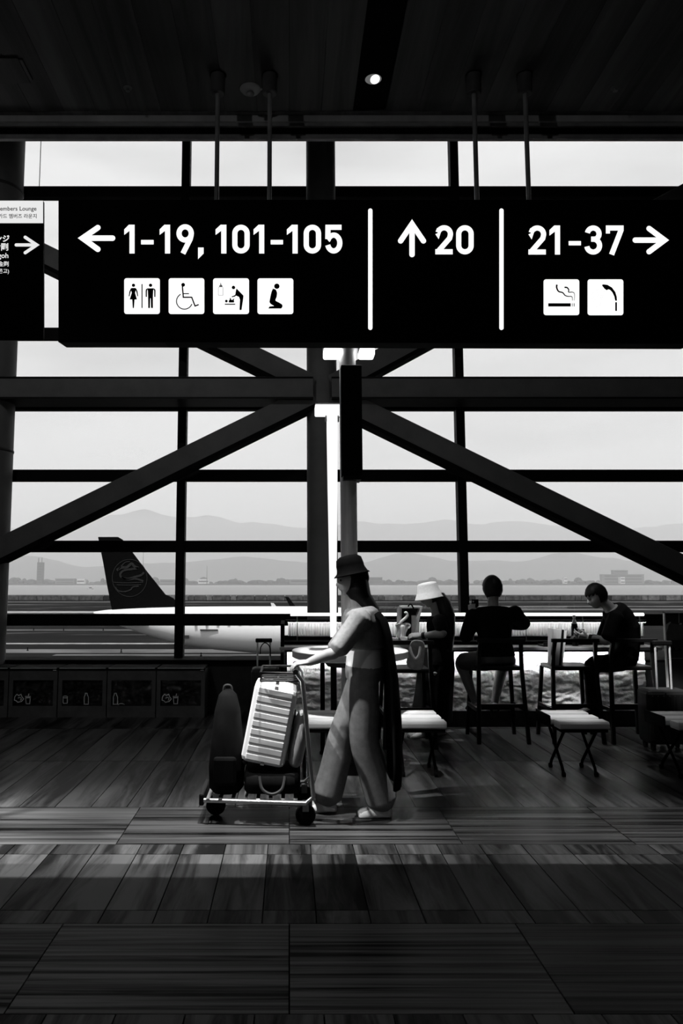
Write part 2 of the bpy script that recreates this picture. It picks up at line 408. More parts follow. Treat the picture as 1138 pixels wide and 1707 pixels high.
def gline(py, h, xa, xb, m, nm='marking'):
    p, p2 = PZ(CX, py-h/2, ZG), PZ(CX, py+h/2, ZG)
    MB().box((xa, p2.y, ZG), (xb, p.y, ZG+.02)).build(nm, m, gnd)
gline(1020.5, 3.2, -300, -33, M_line); gline(1050.5, 1.5, -200, -22, M_line2); gline(1073, 1.8, -120, -9, M_line)
gline(1003.5, 1.2, -300, 500, M_line2); gline(1085.5, 6, -120, -2, M_line2, 'pale_strip'); gline(1092, 2, -26, 4, M_line2)
gline(1011, 1.5, 60, 300, M_line2); gline(1016, 2.5, 45, 200, M_line2)
for px, py in ((106, 1051), (172, 1051), (56, 1051), (46, 1085), (202, 1088), (335, 1094)):
    p = PZ(px, py, ZG); o = MB().lathe([(.12, 0), (.12, .1), (.05, .14), (.07, .35), (.02, .42)], p, 8).build('taxiway_light', M_blackm)
    tag(o, {106:'small dark taxiway light left of the plane tail, on the farther line', 172:'small dark taxiway light on the farther line right under the tail', 56:'small dark taxiway light on the farther line beside the left column', 46:'small dark taxiway light on the near line beside the left column', 202:'small dark taxiway light on the near line below the tail', 335:'small dark taxiway light on the near line below the fuselage'}[px], 'light', 'taxiway lights')
# sea barrier along the shore
sb = thing('sea_barrier', (0, 338, ZG), 'long low barrier of pale and dark panels along the shore', 'barrier')
MB().box((-300, 338.6, ZG), (420, 339.2, ZG+1.9)).build('backing_wall', M_blackm, sb)
M_pan = [mat('pale_panel', .13, .8, var=.4, scale=.6), mat('mid_panel', .07, .8, var=.5, scale=.6), mat('dark_panel', .02, .8, var=.4, scale=.6)]
x = -128; pm = None
while x < 178:
    wd = R.choice((2.6, 5.2, 6.5, 7.8)); m = R.choice((0, 1, 1, 2, 1)) 
    MB().box((x+.1, 338, ZG+.25), (x+wd-.1, 338.5, ZG+2.25)).build('panel', M_pan[m], sb); x += wd
MB().box((-300, 338, ZG+2.3), (420, 339.3, ZG+2.5)).build('coping', M_pan[1], sb)
def water():
    m = bpy.data.materials.new('bay_water'); m.use_nodes = True; t = m.node_tree; t.nodes.clear(); l = t.links.new
    out = N(t, 'ShaderNodeOutputMaterial'); b = N(t, 'ShaderNodeBsdfPrincipled', Roughness=.35); b.inputs['Base Color'].default_value = (.16, .16, .16, 1); b.inputs['IOR'].default_value = 1.33
    b.inputs['Specular IOR Level'].default_value = .5
    g = N(t, 'ShaderNodeNewGeometry'); mp = N(t, 'ShaderNodeMapping'); mp.inputs['Scale'].default_value = (.02, .15, 1); n = N(t, 'ShaderNodeTexNoise', Scale=1., Detail=4.); bp = N(t, 'ShaderNodeBump', Strength=.25, Distance=.6)
    l(g.outputs['Position'], mp.inputs['Vector']); l(mp.outputs[0], n.inputs['Vector']); l(n.outputs['Fac'], bp.inputs['Height']); l(bp.outputs[0], b.inputs['Normal']); l(b.outputs[0], out.inputs['Surface']); return m
struct(MB().box((-2500, 339.5, -9), (3500, 2300, -8)).build('sea', water()))
M_land = mat('hazy_far_land', .05, .9, var=.5, scale=.02)
struct(MB().box((-3000, 2290, -9), (4500, 12000, -4)).build('land', M_land))
def ridge(name, Y, pts, seed, amp, depth):
    # pts: (screen x, screen y) crest targets turned into heights at distance Y
    cr = [(P(px, py, Y).x, P(px, py, Y).z) for px, py in pts]
    q = MB(); n = 260; x0, x1 = cr[0][0], cr[-1][0]; rs = []
    front, top, back = [], [], []
    for i in range(n+1):
        x = x0 + (x1-x0)*i/n
        for a in range(len(cr)-1):
            if cr[a][0] <= x <= cr[a+1][0]: break
        t = (x-cr[a][0])/(cr[a+1][0]-cr[a][0]); t = t*t*(3-2*t); h = cr[a][1]*(1-t)+cr[a+1][1]*t
        h += amp*(noise.fractal(Vector((x*.004, seed, 0)), 1.0, 2.0, 5))
        front.append((x, Y-depth, -6)); top.append((x, Y, max(h, 0))); back.append((x, Y+depth, -6))
    vs = []; rows = 7
    for r in range(rows):
        t = r/(rows-1)
        for i in range(n+1):
            f_, tp = Vector(front[i]), Vector(top[i]); p = f_.lerp(tp, t); p.z = -6 + (tp.z+6)*(t**1.3)
            if 0 < r < rows-1: p.z += amp*.8*noise.noise(Vector((p.x*.003, p.y*.003, seed)))
            vs.append(p)
    vs += [Vector(b) for b in back]
    fs = [(r*(n+1)+i, r*(n+1)+i+1, (r+1)*(n+1)+i+1, (r+1)*(n+1)+i) for r in range(rows) for i in range(n)]
    q.add(vs, fs); return struct(q.build(name, mat(name+'_forest', .03, .95, var=.5, scale=.01), smooth='all'))
ridge('mountains', 9000, [(-300, 875), (60, 880), (150, 868), (190, 858), (240, 850), (290, 862), (340, 860), (420, 872), (520, 880), (600, 870), (640, 874), (700, 872), (740, 866), (790, 874), (860, 868), (940, 878), (1010, 888), (1080, 878), (1138, 872), (1500, 880)], 3.1, 18, 900)
ridge('hills', 5200, [(-300, 930), (40, 925), (150, 945), (300, 938), (400, 928), (500, 936), (600, 938), (680, 922), (760, 935), (860, 935), (950, 921), (1020, 932), (1080, 940), (1200, 936), (1500, 940)], 8.7, 12, 500)
# trees on the far shore, too dense to count
q = MB()
for i in range(420):
    px = R.uniform(-60, 1220); Y = R.uniform(2375, 2700); p = P(px, 968, Y)
    hgt = R.uniform(5, 11) * (1.7 if R.random() < .12 else 1); wd = R.uniform(7, 18)
    q.ell((p.x, Y, -5+hgt*.5), (wd, 8, hgt*.72), 7, 5)
o = q.build('treeline', mat('hazy_tree', .02, .95, var=.4, scale=.05)); o['kind'] = 'stuff'; tag(o, 'dark low trees along the far shore under the mountains', 'trees')
M_bd = [mat('far_building_dark', .06, .9, var=.2), mat('far_building_pale', .6, .9, var=.1), mat('far_building_mid', .14, .9, var=.2), mat('far_window', .015, .6)]
def farb(px0, px1, py, m, label, Y=2320, steps=1, name='far_building', roof=None):
    p0, p1 = P(px0, py, Y), P(px1, py, Y); w_ = p1.x-p0.x; h_ = p0.z+4.5
    t = thing(name, ((p0.x+p1.x)/2, Y, -4.5), label, 'building')
    q = MB().box((p0.x, Y, -4.5), (p1.x, Y+18, p0.z)); q.build('wall', M_bd[m], t)
    q = MB().box((p0.x-.4, Y-.4, p0.z), (p1.x+.4, Y+18.4, p0.z+1.2)); q.build('roof', M_bd[roof if roof is not None else m], t)
    n = max(2, int(w_/9)); k = max(1, int(h_/7))
    for j in range(k):
        q = MB().box((p0.x+w_*.06, Y-.3, -4.5+h_*(j+.4)/k), (p1.x-w_*.06, Y, -4.5+h_*(j+.72)/k)); q.build('window_band', M_bd[3], t)
    return t
tw = farb(62, 71, 938, 0, 'tall slim tower block on the far shore beside the left column', name='far_tower')
p = P(63, 930, 2320); q = MB().box((p.x, 2324, P(62,938,2320).z), (p.x+2, 2327, p.z)).box((p.x+10, 2324, P(62,938,2320).z), (p.x+11.5, 2327, p.z+1)); q.build('mast', M_bd[0], tw)
farb(92, 124, 965, 2, 'low wide grey shed left of the plane tail on the far shore')
farb(128, 141, 965.5, 1, 'small pale-roofed shed nearest the plane tail, far shore', roof=1)
farb(266, 290, 965.5, 2, 'low pale-roofed hangar just right of the plane tail fin', roof=1)
farb(330, 348, 966, 1, 'short white shed on the far shore right of the window mullion')
farb(482, 530, 965.5, 2, 'long white-roofed hall on the far shore beside the centre column', roof=1)
farb(612, 637, 963, 0, 'dark flat hall on the far shore behind the walking woman')
farb(1003, 1073, 958, 2, 'broad grey factory on the far shore, above the reading man', Y=2335)
farb(1022, 1046, 951, 2, 'raised upper block standing behind the broad grey factory', Y=2358)
farb(940, 945, 963, 1, 'tiny white house between the seated men on the far shore')
farb(1034, 1041, 962.5, 1, 'tiny white house in front of the broad grey factory', Y=2310)
for px, top, lb in ((239, 918, 'thin tall mast just right of the plane tail'), (345, 943, 'thin mast right of the left window mullion')):
    p = P(px, top, 2310); o = MB().tube([(p.x, 2310, -5), (p.x, 2310, p.z)], [1.2, .5], 6).build('mast', M_bd[0]); tag(o, lb, 'mast')
p = P(150, 982, 1000)
bt = thing('motor_boat', (p.x, 1000, -8), 'small white motor boat on the water left of the tail', 'boat')
q = MB(); q.rings([[Vector((p.x+a*s, 1000+b*s, -8+z)) for a, b in ((-4,0),(-3,-1.3),(3,-1.3),(4,-1),(4,1),(3,1.3),(-3,1.3),(-3.6,.8))] for s, z in ((.8,-.3),(1,.8),(1.05,1.3))]); q.build('hull', M_bd[1], bt)
MB().box((p.x-1, 999.2, -6.7), (p.x+1.8, 1000.8, -5.4)).build('cabin', M_bd[0], bt)
# haze over the bay: one real, thin scattering volume
hz = bpy.data.materials.new('haze'); hz.use_nodes = True; t = hz.node_tree; t.nodes.clear()
vs_ = N(t, 'ShaderNodeVolumeScatter', Density=2.3e-4, Anisotropy=0.0); vs_.inputs['Color'].default_value = (1, 1, 1, 1)
t.links.new(vs_.outputs[0], N(t, 'ShaderNodeOutputMaterial').inputs['Volume'])
o = MB().box((-9000, 345, -12), (11000, 13000, 700)).build('haze', hz); o['kind'] = 'stuff'; o['label'] = 'thin pale haze hanging over the bay and mountains'; o['category'] = 'haze'
o.visible_shadow = True
# ------------------------------------------------------------------ airliner
YP = 68.0
ap = thing('airliner', (X(480, YP), YP, ZG), 'white airliner with a dark tail fin parked outside the window', 'airplane')
M_fus = mat('white_fuselage', .80, .35, spec=.4, var=.03); M_fin = mat('dark_tail_paint', .0035, .8, spec=.02); M_finlogo = mat('grey_tail_emblem', .022, .8, spec=.02)
st = [(156,1020,1023),(164,1018.5,1029),(180,1016.5,1036),(210,1014.5,1047),(250,1012.8,1060),(300,1011.5,1074),(360,1011,1083),(420,1010.8,1088),(480,1010.8,1089),(540,1010.8,1089),(570,1013,1088.5),(588,1020,1086),(598,1030,1080),(605,1043,1068),(607,1050,1060)]
rs = []
for px, a, b in st:
    pa, pb = P(px, a, YP), P(px, b, YP); c = (pa+pb)/2; r = abs(pa.z-pb.z)/2
    rs.append([Vector((c.x, YP + min(r*1.0,1.98)*math.cos(2*PI*k/40), c.z + r*math.sin(2*PI*k/40))) for k in range(40)])
fz = MB().rings(rs).build('fuselage', M_fus, ap, smooth=True)
q = MB()
for i in range(14):
    p = P(330+i*18, 1036, YP); q.box((p.x-.11, YP-1.99, p.z-.16), (p.x+.11, YP-1.7, p.z+.16))
q.build('cabin_windows', M_fin, fz)
q = MB(); p = P(352, 1048, YP); q.box((p.x-.75, YP-1.95, p.z-.05), (p.x+.75, YP-1.6, p.z+.05)); q.build('panel_mark', M_dark, fz)
p = P(312, 1059, YP); MB().box((p.x-.25, YP-1.7, p.z-.15), (p.x+.35, YP-1.2, p.z+.1)).build('vent', M_dark, fz)
fin = [(163,895),(196,895),(203,899),(209,906),(243,951),(275,991),(288,997),(302,1013),(300,1020),(188,1022),(186,1016),(178,975),(172,940)]
fp = [P(a, b, YP-.16) for a, b in fin]
fb = MB().prism(fp, (0, .32, 0)).build('tail_fin', M_fin, ap, bevel=.05)
q = MB(); mpf = lambda a, b: P(a, b, YP-.20)
g = lambda pts: [(160+a/8.13, 880+b/8.13) for a, b in pts]
stroke(q, arc(216, 963.5, 29, 31, 0, 360, 40), 1.0, mpf)
for pts, wd in (([(280,575),(340,540),(420,530),(480,485),(520,520),(575,545)], 4.2), ([(575,545),(470,560),(380,575),(330,620),(345,670),(430,690),(520,665),(610,640),(650,600)], 3.4), ([(345,670),(430,700),(540,690),(640,720)], 2.8), ([(225,735),(400,745),(640,735)], 1.2), ([(280,770),(440,775),(610,768)], 1.2), ([(260,800),(300,850),(390,862),(470,835),(500,800),(580,790)], 2.0), ([(300,570),(390,470),(460,455)], 1.5)):
    stroke(q, crom([(*p_, 0) for p_ in g(pts)]), wd, mpf)
q.build('emblem', M_finlogo, fb)
def wing(name, root, tip, cr_, ct, th):
    ro, ti = Vector(root), Vector(tip)
    def sec(p, c): return [p + Vector((c*a, 0, th*c*b)) for a, b in ((-.5,0),(-.2,.35),(.2,.5),(.42,.3),(.5,0),(.42,-.3),(.2,-.4),(-.2,-.2))]
    return MB().rings([sec(ro, cr_), sec(ro.lerp(ti, .5), (cr_+ct)/2), sec(ti, ct)]).build(name, M_fus if name == 'wing' else M_dark, ap, smooth=True)
r_ = P(228, 1036, YP)
wing('stabilizer', (r_.x, YP-.6, r_.z-.1), (r_.x-1.2, YP-6.0, r_.z+.35), 3.0, 1.3, .1)
wing('stabilizer', (r_.x, YP+.6, r_.z-.1), (r_.x-1.2, YP+6.0, r_.z+.35), 3.0, 1.3, .1)
r_ = P(548, 1074, YP)
wing('wing', (r_.x, YP-1.2, r_.z), (r_.x-2.2, YP-12, r_.z+.3), 4.2, 1.5, .12)
wing('wing', (r_.x, YP+1.2, r_.z), (P(489, 1012, YP+14).x, YP+14, P(489, 1014, YP+14).z), 4.2, 1.5, .12)
wl = [P(a, b, YP+14) for a, b in ((475,995),(481,995.5),(494,1013),(484,1013))]
MB().prism(wl, (0, .2, 0)).build('winglet', M_fin, ap)
wl = [P(a, b, YP+15) for a, b in ((451,1005),(456,1005.5),(462,1013),(453,1013))]
MB().prism(wl, (0, .2, 0)).build('antenna_fairing', M_fus, ap)
for px, dy in ((535, -2.0), (535, 2.0), (592, 0)):
    p = P(px, 1080, YP); g_ = MB().tube([(p.x, YP+dy, p.z), (p.x, YP+dy, ZG+.5)], .14, 8).build('landing_gear', M_dark, ap, smooth=True)
    for s in (-.28, .28):
        MB().lathe([(.2,-.14),(.48,-.14),(.53,-.08),(.53,.08),(.48,.14),(.2,.14)], n=18, M=Matrix.Translation((p.x, YP+dy+s, ZG+.53)) @ Matrix.Rotation(PI/2, 4, 'X')).build('wheel', M_blackm, g_, smooth=True)
# ------------------------------------------------------------------ hanging direction sign
DS = 4.36
MF = lambda d: (lambda a, b: PD(a, b, DS - d))
def board(x0, y0, x1, y1, D, depth, name, m, parent, bev=.004):
    pts = [PD(x0, y0, D), PD(x1, y0, D), PD(x1, y1, D), PD(x0, y1, D)]
    n = Vector((0, CP, SP)) * depth
    return MB().prism(pts, n).build(name, m, parent, bevel=bev)
hs = thing('hanging_sign', PD(630, 332, DS), 'long black hanging sign with white gate numbers and arrows, hung from four rods', 'sign')
M_sign = mat('black_sign_face', .004, .6, spec=.03)
bd = board(97, 332.5, 1158, 570.5, DS, .16, 'sign_box', M_sign, hs)
pts = [PD(97, 566, DS), PD(1158, 569.5, DS), PD(1158, 573, DS), PD(97, 570, DS)]
MB().prism(pts, Vector((0, CP, SP))*.16).build('bottom_rail', M_blackm, hs)
mp1 = MF(.003); mp2 = MF(.005)
def digit(q, ch, x0, x1, y0, y1, mp, w=8.6):
    a, b, c, d = x0+w/2, x1-w/2, y0+w/2, y1-w/2; r = (b-a)/2; h = y1-y0
    def S(p, cl=False): stroke(q, p, w, mp, closed=cl)
    if ch == '0': S(arc(a+r, c+r, r, r, 180, 360) + arc(a+r, d-r, r, r, 0, 180), True)
    if ch == '1':
        S([(b, y0), (b, y1)]); q.poly([mp(*p) for p in ((b-w/2, y0), (b-w/2, y0+10.2), (x0, y0+17), (x0, y0+7.8), (b-w/2-1, y0+.0))]) 
    if ch == '-': q.poly([mp(*p) for p in rrect(x0, y0, x1, y1, .5, 2)])
    if ch == ',': q.poly([mp(x0, y0), mp(x1, y0), mp(x1, y0+10), mp(x0, y1)])
    if ch == '2':
        S([(a-.3, y0+.27*h)] + arc(a+r, c+r, r, r, 185, 375, 18) + [(b-1.5, y0+.45*h), (a+2.5, d-3), (a, d)]); S([(x0, d), (x1-.5, d)])
    if ch == '3':
        r1 = r*.92; S(arc(a+r, c+r1, r1, r1, 190, 420, 18) + [(a+r+.5, y0+.47*h), (a+r-3.5, y0+.47*h)])
        r2 = (d-(y0+.47*h))/2; S([(a+r-3, y0+.47*h)] + arc(a+r, y0+.47*h+r2, r, r2, -85, 172, 22))
    if ch == '5':
        S([(x1-1.5, c), (a+.7, c), (a+.4, y0+.50*h)]); rr = (d-(y0+.36*h))/2
        S([(a+.3, y0+.53*h)] + arc(a+r, y0+.36*h+rr, r, rr, 205, 525, 24))
    if ch == '7': S([(x0, c), (b-.5, c)]); S([(b, y0), (b, y0+8), (x0+9.5, y1)]); q.poly([mp(x0, y0), mp(x0+w*.8, y0), mp(x0+w*.8, y0+13.5), mp(x0, y0+13.5)])
    if ch == '9':
        S(arc(a+r, c+r, r, r*1.08, 0, 348, 28), True); S([(b-.2, y0+.36*h), (b-1.8, y0+.50*h), (a+6.5, y1)])
def group(chars, name, parent=hs, y0=374.6, y1=422.6):
    for ch, a, b in chars:
        q = MB(); yy = (y0, y1)
        if ch == '-': yy = (400, 407.5) if a < 900 else (401.8, 409)
        if ch == ',': yy = (412.6, 432)
        digit(q, ch, a, b, yy[0], yy[1], mp1); q.build('dash' if ch == '-' else 'comma' if ch == ',' else 'numeral', M_lit, parent)
group([('1',207,224.3),('-',235,256),('1',266,283.5),('9',294,323),(',',330,339.3),('1',359.2,377.2),('0',387,416),('1',422.5,440.3),('-',451,471.6),('1',478,496),('0',506,535),('5',541.5,570.5)], 'gate_numbers')
group([('2',725.3,754.8),('0',760,789.3)], 'gate_numbers', y0=375.4, y1=424)
group([('2',880.4,910),('1',915.4,933.2),('-',947.5,968),('3',973.5,1003.3),('7',1009.5,1039)], 'gate_numbers', y0=375.8, y1=424.4)
def arrow(shaft, head, wd, mp, m, parent):
    q = MB(); stroke(q, shaft, wd, mp, 'all'); stroke(q, head, wd, mp, 'all'); return q.build('arrow', m, parent)
arrow([(137.5,397),(187.5,397)], [(164.5-1.5,379.5),(137.5,397),(163,415.5)], 9.2, mp1, M_lit, hs)
arrow([(686.5,374),(686.5,424.3)], [(667.5,401.5),(686.5,373.5),(705.5,401.5)], 9, mp1, M_lit, hs)
arrow([(1058.5,400.3),(1107,400.3)], [(1081.5,381),(1107.3,400.3),(1081.5,419.5)], 9, mp1, M_lit, hs)
for x in (617, 835.5): q = MB(); stroke(q, [(x,351),(x,546.5)], 7.2, mp1, 'all'); q.build('divider', M_lit, hs)
M_sym = mat('black_symbol', .004, .9, spec=0)
def icon(x0, y0, x1, y1, nm='pictogram'):
    return MB().poly([mp1(*p) for p in rrect(x0, y0, x1, y1, 4.2)]).build(nm, M_lit, hs)
A = lambda x, y: mp2(200 + x/3.7933, 455 + y/3.7933)
B = lambda x, y: mp2(890 + x/6.694, 455 + y/6.694)
i1 = icon(206.9,463.7,266.4,523.5); q = MB()
disc(q,85,78,10.5,A); q.poly([A(*p) for p in ((68,98),(74,95),(96,95),(102,98),(99,112),(95,126),(107,168),(92,168),(88,222),(80,222),(77,168),(61,168),(74,126),(70,112))])
stroke(q,[(71,101),(63,118),(57,148)],[9,8,6],A); stroke(q,[(99,101),(107,118),(112,148)],[9,8,6],A)
stroke(q,[(139,70),(139,222)],7,A); disc(q,193,78,10.5,A)
q.poly([A(*p) for p in ((170,97),(216,97),(210,110),(208,150),(208,222),(196,222),(194,160),(191,160),(189,222),(178,222),(177,150),(175,110))])
stroke(q,[(170,101),(166,112),(166,152)],[9,9,8],A); stroke(q,[(216,101),(220,112),(220,152)],[9,9,8],A); q.build('symbol', M_sym, i1)
i2 = icon(281,463.7,340.5,523.5); q = MB()
disc(q,399,75,12,A); stroke(q,[(394,84),(400,154),(453,154),(474,209),(498,200)],8.5,A); stroke(q,[(398,131),(436,131)],6.5,A)
stroke(q,arc(407,179,50,50,-118,-340,26),6.5,A); q.build('symbol', M_sym, i2)
i3 = icon(355,463.9,414.9,523.6); q = MB()
stroke(q,[(622,94),(622,141),(651,141),(651,94),(646,88),(627,88)],2.2,A,closed=True); q.poly([A(*p) for p in ((626,86),(648,86),(645,78),(629,78))]); stroke(q,[(627,84),(647,84)],5,A); q.poly([A(*p) for p in ((631,76),(643,76),(638,68),(637,61),(635,61),(635,68))]); q.build('symbol', M_sym, i3); q = MB()
disc(q,717,92,11,A); q.poly([A(*p) for p in ((736,98),(780,143),(779,160),(768,234),(755,234),(758,168),(752,152),(728,141),(731,118))])
stroke(q,[(738,134),(724,146),(706,151)],[10,8,6],A); disc(q,672,178,8.5,A)
q.poly([A(*p) for p in ((688,187),(720,187),(722,178),(719,173),(723,160),(714,166),(708,172),(702,168),(700,158),(694,158),(693,170),(687,176))]); stroke(q,[(662,198),(728,198)],7,A); q.build('symbol', M_sym, i3)
i4 = icon(429,464,488.7,523.7); q = MB(); disc(q,991,84,17,A)
q.poly([A(*p) for p in [(v.x,v.y) for v in crom([(966,99,0),(984,106,0),(992,126,0),(990,150,0),(983,174,0),(1003,186,0),(1024,200,0),(1026,214,0),(1018,225,0)])]+[(937,225),(945,212),(974,209),(952,196),(944,184),(950,150),(957,120)]]); q.build('symbol', M_sym, i4)
i5 = icon(905.7,465.6,965.2,525.4); q = MB()
q.poly([B(*p) for p in ((157,338),(408,338),(408,375),(157,375))]); q.poly([B(*p) for p in ((421,338),(428,338),(428,375),(421,375))]); q.poly([B(*p) for p in ((441,338),(450,338),(450,375),(441,375))])
sm = crom([(254,130,0),(251,162,0),(272,205,0),(318,220,0),(345,250,0),(378,261,0),(414,262,0),(425,276,0),(428,310,0)]); stroke(q,[(v.x,v.y) for v in sm],[20-14*i/(len(sm)-1) for i in range(len(sm))],B)
sm = crom([(338,161,0),(366,163,0),(385,186,0),(386,214,0),(428,214,0),(449,234,0),(447,310,0)]); stroke(q,[(v.x,v.y) for v in sm],[18-13*i/(len(sm)-1) for i in range(len(sm))],B); q.build('symbol', M_sym, i5)
i6 = icon(979,465.6,1038.6,525.5); q = MB()
q.poly([B(*p) for p in ((757,140),(762,130),(772,127),(818,133),(868,163),(905,213),(921,265),(924,310),(903,310),(895,265),(872,216),(845,188),(826,183),(810,193),(784,176))]); q.poly([B(*p) for p in ((904,326),(924,326),(924,424),(904,424))])
q.build('symbol', M_sym, i6); q = MB()
for k, (a, b) in enumerate((((735,165),(640,235)),((745,180),(645,285)),((755,190),(655,335)),((768,200),(690,405)),((780,205),(725,380)))):
    for t in range(9): disc(q, a[0]+(b[0]-a[0])*t/8, a[1]+(b[1]-a[1])*t/8, 2.2, B, 6)
q.build('spray_dots', mat('grey_dots', .25, .9), i6)
M_cup = mat('dark_rod_cup', .12, .5)
M_rod = mat('grey_rod', .4, .4, metal=.2)
for a, b in ((366, 361), (454, 449), (790, 794.5), (876, 881)):
    top = PZ((a*.6+b*.4), 118, ZC); 
    xr = PD(b, 329, DS+.08); xt = Vector((xr.x + (0), xr.y, ZC-.003))
    rd = MB().tube([xr - Vector((0,0,.03)), xt], .0135, 12).build('rod', M_rod, hs, smooth=True)
    MB().lathe([(.037, -.115), (.042, -.11), (.042, 0), (.05, .0)], xt, 20).build('rod_cup', M_cup, rd, smooth=True)
# lounge sign further left, cut by the frame
DL = 5.2
ML = lambda d: (lambda a, b: PD(a, b, DL - d))
ls = thing('lounge_sign', PD(20, 335, DL), 'smaller black hanging sign at the left edge with a pale lounge panel on top', 'sign')
board(-130, 334.5, 72, 566.5, DL, .03, 'sign_box', M_sign, ls)
def quad(x0, y0, x1, y1, mp, m, nm, par): return MB().poly([mp(x0,y0), mp(x1,y0), mp(x1,y1), mp(x0,y1)]).build(nm, m, par)
tp = quad(-130, 334.5, 71.8, 372, ML(.003), M_litgrey, 'pale_panel', ls)
l2 = ML(.005)
text_mesh('Card Members Lounge', l2, 61, 351, 9.8, M_sym, 'lettering', tp, .012)
text_mesh('会員休息室  카드 멤버즈 라운지', l2, 62, 363.2, 8.2, M_sym, 'lettering', tp, .012)
arrow([(27,408.3),(61,408.3)], [(42,395.5),(61.2,408.3),(42,421.3)], 5.4, ML(.003), M_litgrey, ls)
l1 = ML(.003)
text_mesh('ラウンジ', l1, 16, 402.3, 12.5, M_litgrey, 'lettering', ls, .03)
text_mesh('金剛', l1, 14.5, 416.6, 13.5, M_litgrey, 'lettering', ls, .02)
text_mesh('Kongoh', l1, 14.5, 430, 12, M_litgrey, 'lettering', ls, .015)
text_mesh('金剛', l1, 15, 443.3, 9.2, M_litgrey, 'lettering', ls, .01)
text_mesh('(라운지 콘고)', l1, 15.5, 455, 8.6, M_litgrey, 'lettering', ls, .008)
for px in (-90,): 
    b = PD(px, 334, DL+.06); MB().tube([b, (b.x, b.y, 8.65)], .013, 10).build('rod', M_darkchrome, ls, smooth=True)
# ------------------------------------------------------------------ ceiling fittings
def ceil_fit(px, py, nm, label, cat, prof, m, group=None, z=ZC):
    p = PZ(px, py, z); t = thing(nm, p, label, cat, group)
    return t, p
t, p = ceil_fit(622, 131, 'recessed_downlight', 'bright round downlight set in the dark ceiling slot', 'light', None, None, z=ZC+.008)
MB().lathe([(.052, -.004), (.058, -.006), (.058, .002), (.050, .002), (.050, -.002)], p, 28).build('trim_ring', M_blackm, t, smooth=True)
MB().lathe([(.048, -.002), (.048, -.0045), (.02, -.005)], p, 24).build('reflector', glow('bulb_reflection_glow', .12), t, smooth=True)  # the bulb's reflection is put in as a faint glow
MB().ell((p.x+.010, p.y, p.z-.005), (.028, .044, .004), 16, 8).build('bulb', glow('bulb_light', 1.4), t, smooth='all')
t, p = ceil_fit(417, 147, 'smoke_detector', 'round grey smoke detector on the ceiling between two sign rods', 'detector', None, None)
MB().lathe([(.060, 0), (.062, -.008), (.052, -.020), (.030, -.026)], p, 28).build('housing', mat('grey_plastic', .42, .5, var=.05), t, smooth=True)
MB().lathe([(.018, -.024), (.024, -.034), (.024, -.040), (.012, -.046)], p, 20).build('sensor_cap', mat('grey_plastic_dark', .2, .5), t, smooth=True)
t2, p2 = ceil_fit(434, 148, 'indicator_light', 'tiny pale indicator beside the round smoke detector', 'light', None, None)
MB().lathe([(.009, 0), (.008, -.006), (.004, -.008)], p2, 12).build('lens', M_white, t2, smooth=True)
MB().lathe([(.014, .0), (.014, -.002), (.010, -.003)], p2, 12).build('ring', M_trim, t2, smooth=True)
for px, lb in ((213, 'small ceiling sprinkler on the left, before the left pair of rods'), (1025, 'small ceiling sprinkler on the right, past the right pair of rods')):
    t, p = ceil_fit(px, 146, 'sprinkler', lb, 'sprinkler', None, None)
    MB().lathe([(.026, 0), (.026, -.004), (.014, -.008)], p, 18).build('rosette', mat('grey_metal', .2, .4, metal=.5), t, smooth=True)
    MB().lathe([(.008, -.006), (.006, -.018), (.014, -.020), (.014, -.023)], p, 14).build('head', M_darkchrome, t, smooth=True)
a0, a1 = PZ(-60, 98, ZC), PZ(55, 132, ZC)
t = thing('access_panel', (a0.x, a1.y, ZC), 'square access panel in the ceiling at the left edge', 'panel')
MB().box((a0.x, a1.y, ZC-.010), (a1.x, a0.y, ZC-.004)).build('frame', M_ceil, t, bevel=.002)
MB().box((a0.x+.02, a1.y+.02, ZC-.013), (a1.x-.02, a0.y-.02, ZC-.008)).build('lid', M_ceil, t, bevel=.002)
# ------------------------------------------------------------------ lamp post with the black box, beside the white lit pole
YT = 7.0
tcx = X(583, YT, 1085)
pst = thing('lamp_post', (tcx, YT, 0), 'round steel post carrying a tall black box and two small floodlights', 'post')
M_post = mat('satin_steel', .75, .38, metal=.1, var=.15, vec=(6, 6, .4))
px_r = 14/F*YT
MB().lathe([(px_r, 0), (px_r, 3.75)], (tcx, YT, 0), 32).build('pole', M_post, pst, smooth=True)
MB().lathe([(.16, 0), (.16, .015), (px_r+.01, .03), (px_r+.004, .06)], (tcx, YT, 0), 32).build('base_plate', M_darkchrome, pst, smooth=True)
bx0, bx1, bz0, bz1 = X(569, 6.85, 700), X(603.5, 6.85, 700), Z(793, 6.85), Z(608, 6.85)
bxo = MB().box((bx0, 6.85, bz0), (bx1, 7.1, bz1)).build('display_box', M_blackm, pst, bevel=.006)
MB().box((bx0+.012, 6.845, bz0-.035), (bx1-.012, 7.08, bz0)).build('box_foot', M_black, bxo)
def flood(px, py, hw, Y, par, nm='floodlight'):
    c = P(px, py, Y); w_ = hw/F*Y
    h = MB().box((c.x-w_, Y-.05, c.z+.035), (c.x+w_, Y+.16, c.z+.10)).build(nm, M_darkchrome, par, bevel=.01)
    MB().box((c.x-w_, Y-.055, c.z-.042), (c.x+w_, Y+.10, c.z+.036)).build('lens', M_lamp, h, bevel=.018)
    MB().tube([(c.x, Y+.05, c.z+.09), (c.x, Y+.05, c.z+.16), (tcx, YT, c.z+.16)], .014, 8).build('bracket', M_darkchrome, h)
    return c
c = flood(554, 588, 15.5, 6.98, pst); c = flood(611, 588, 13, 6.98, pst)
tl = thing('lit_pole', (X(554.5, 7.75), 7.75, 0), 'tall white pole with its lamplight put in as glow, under a flat lit cap, left of the steel post', 'lamp')
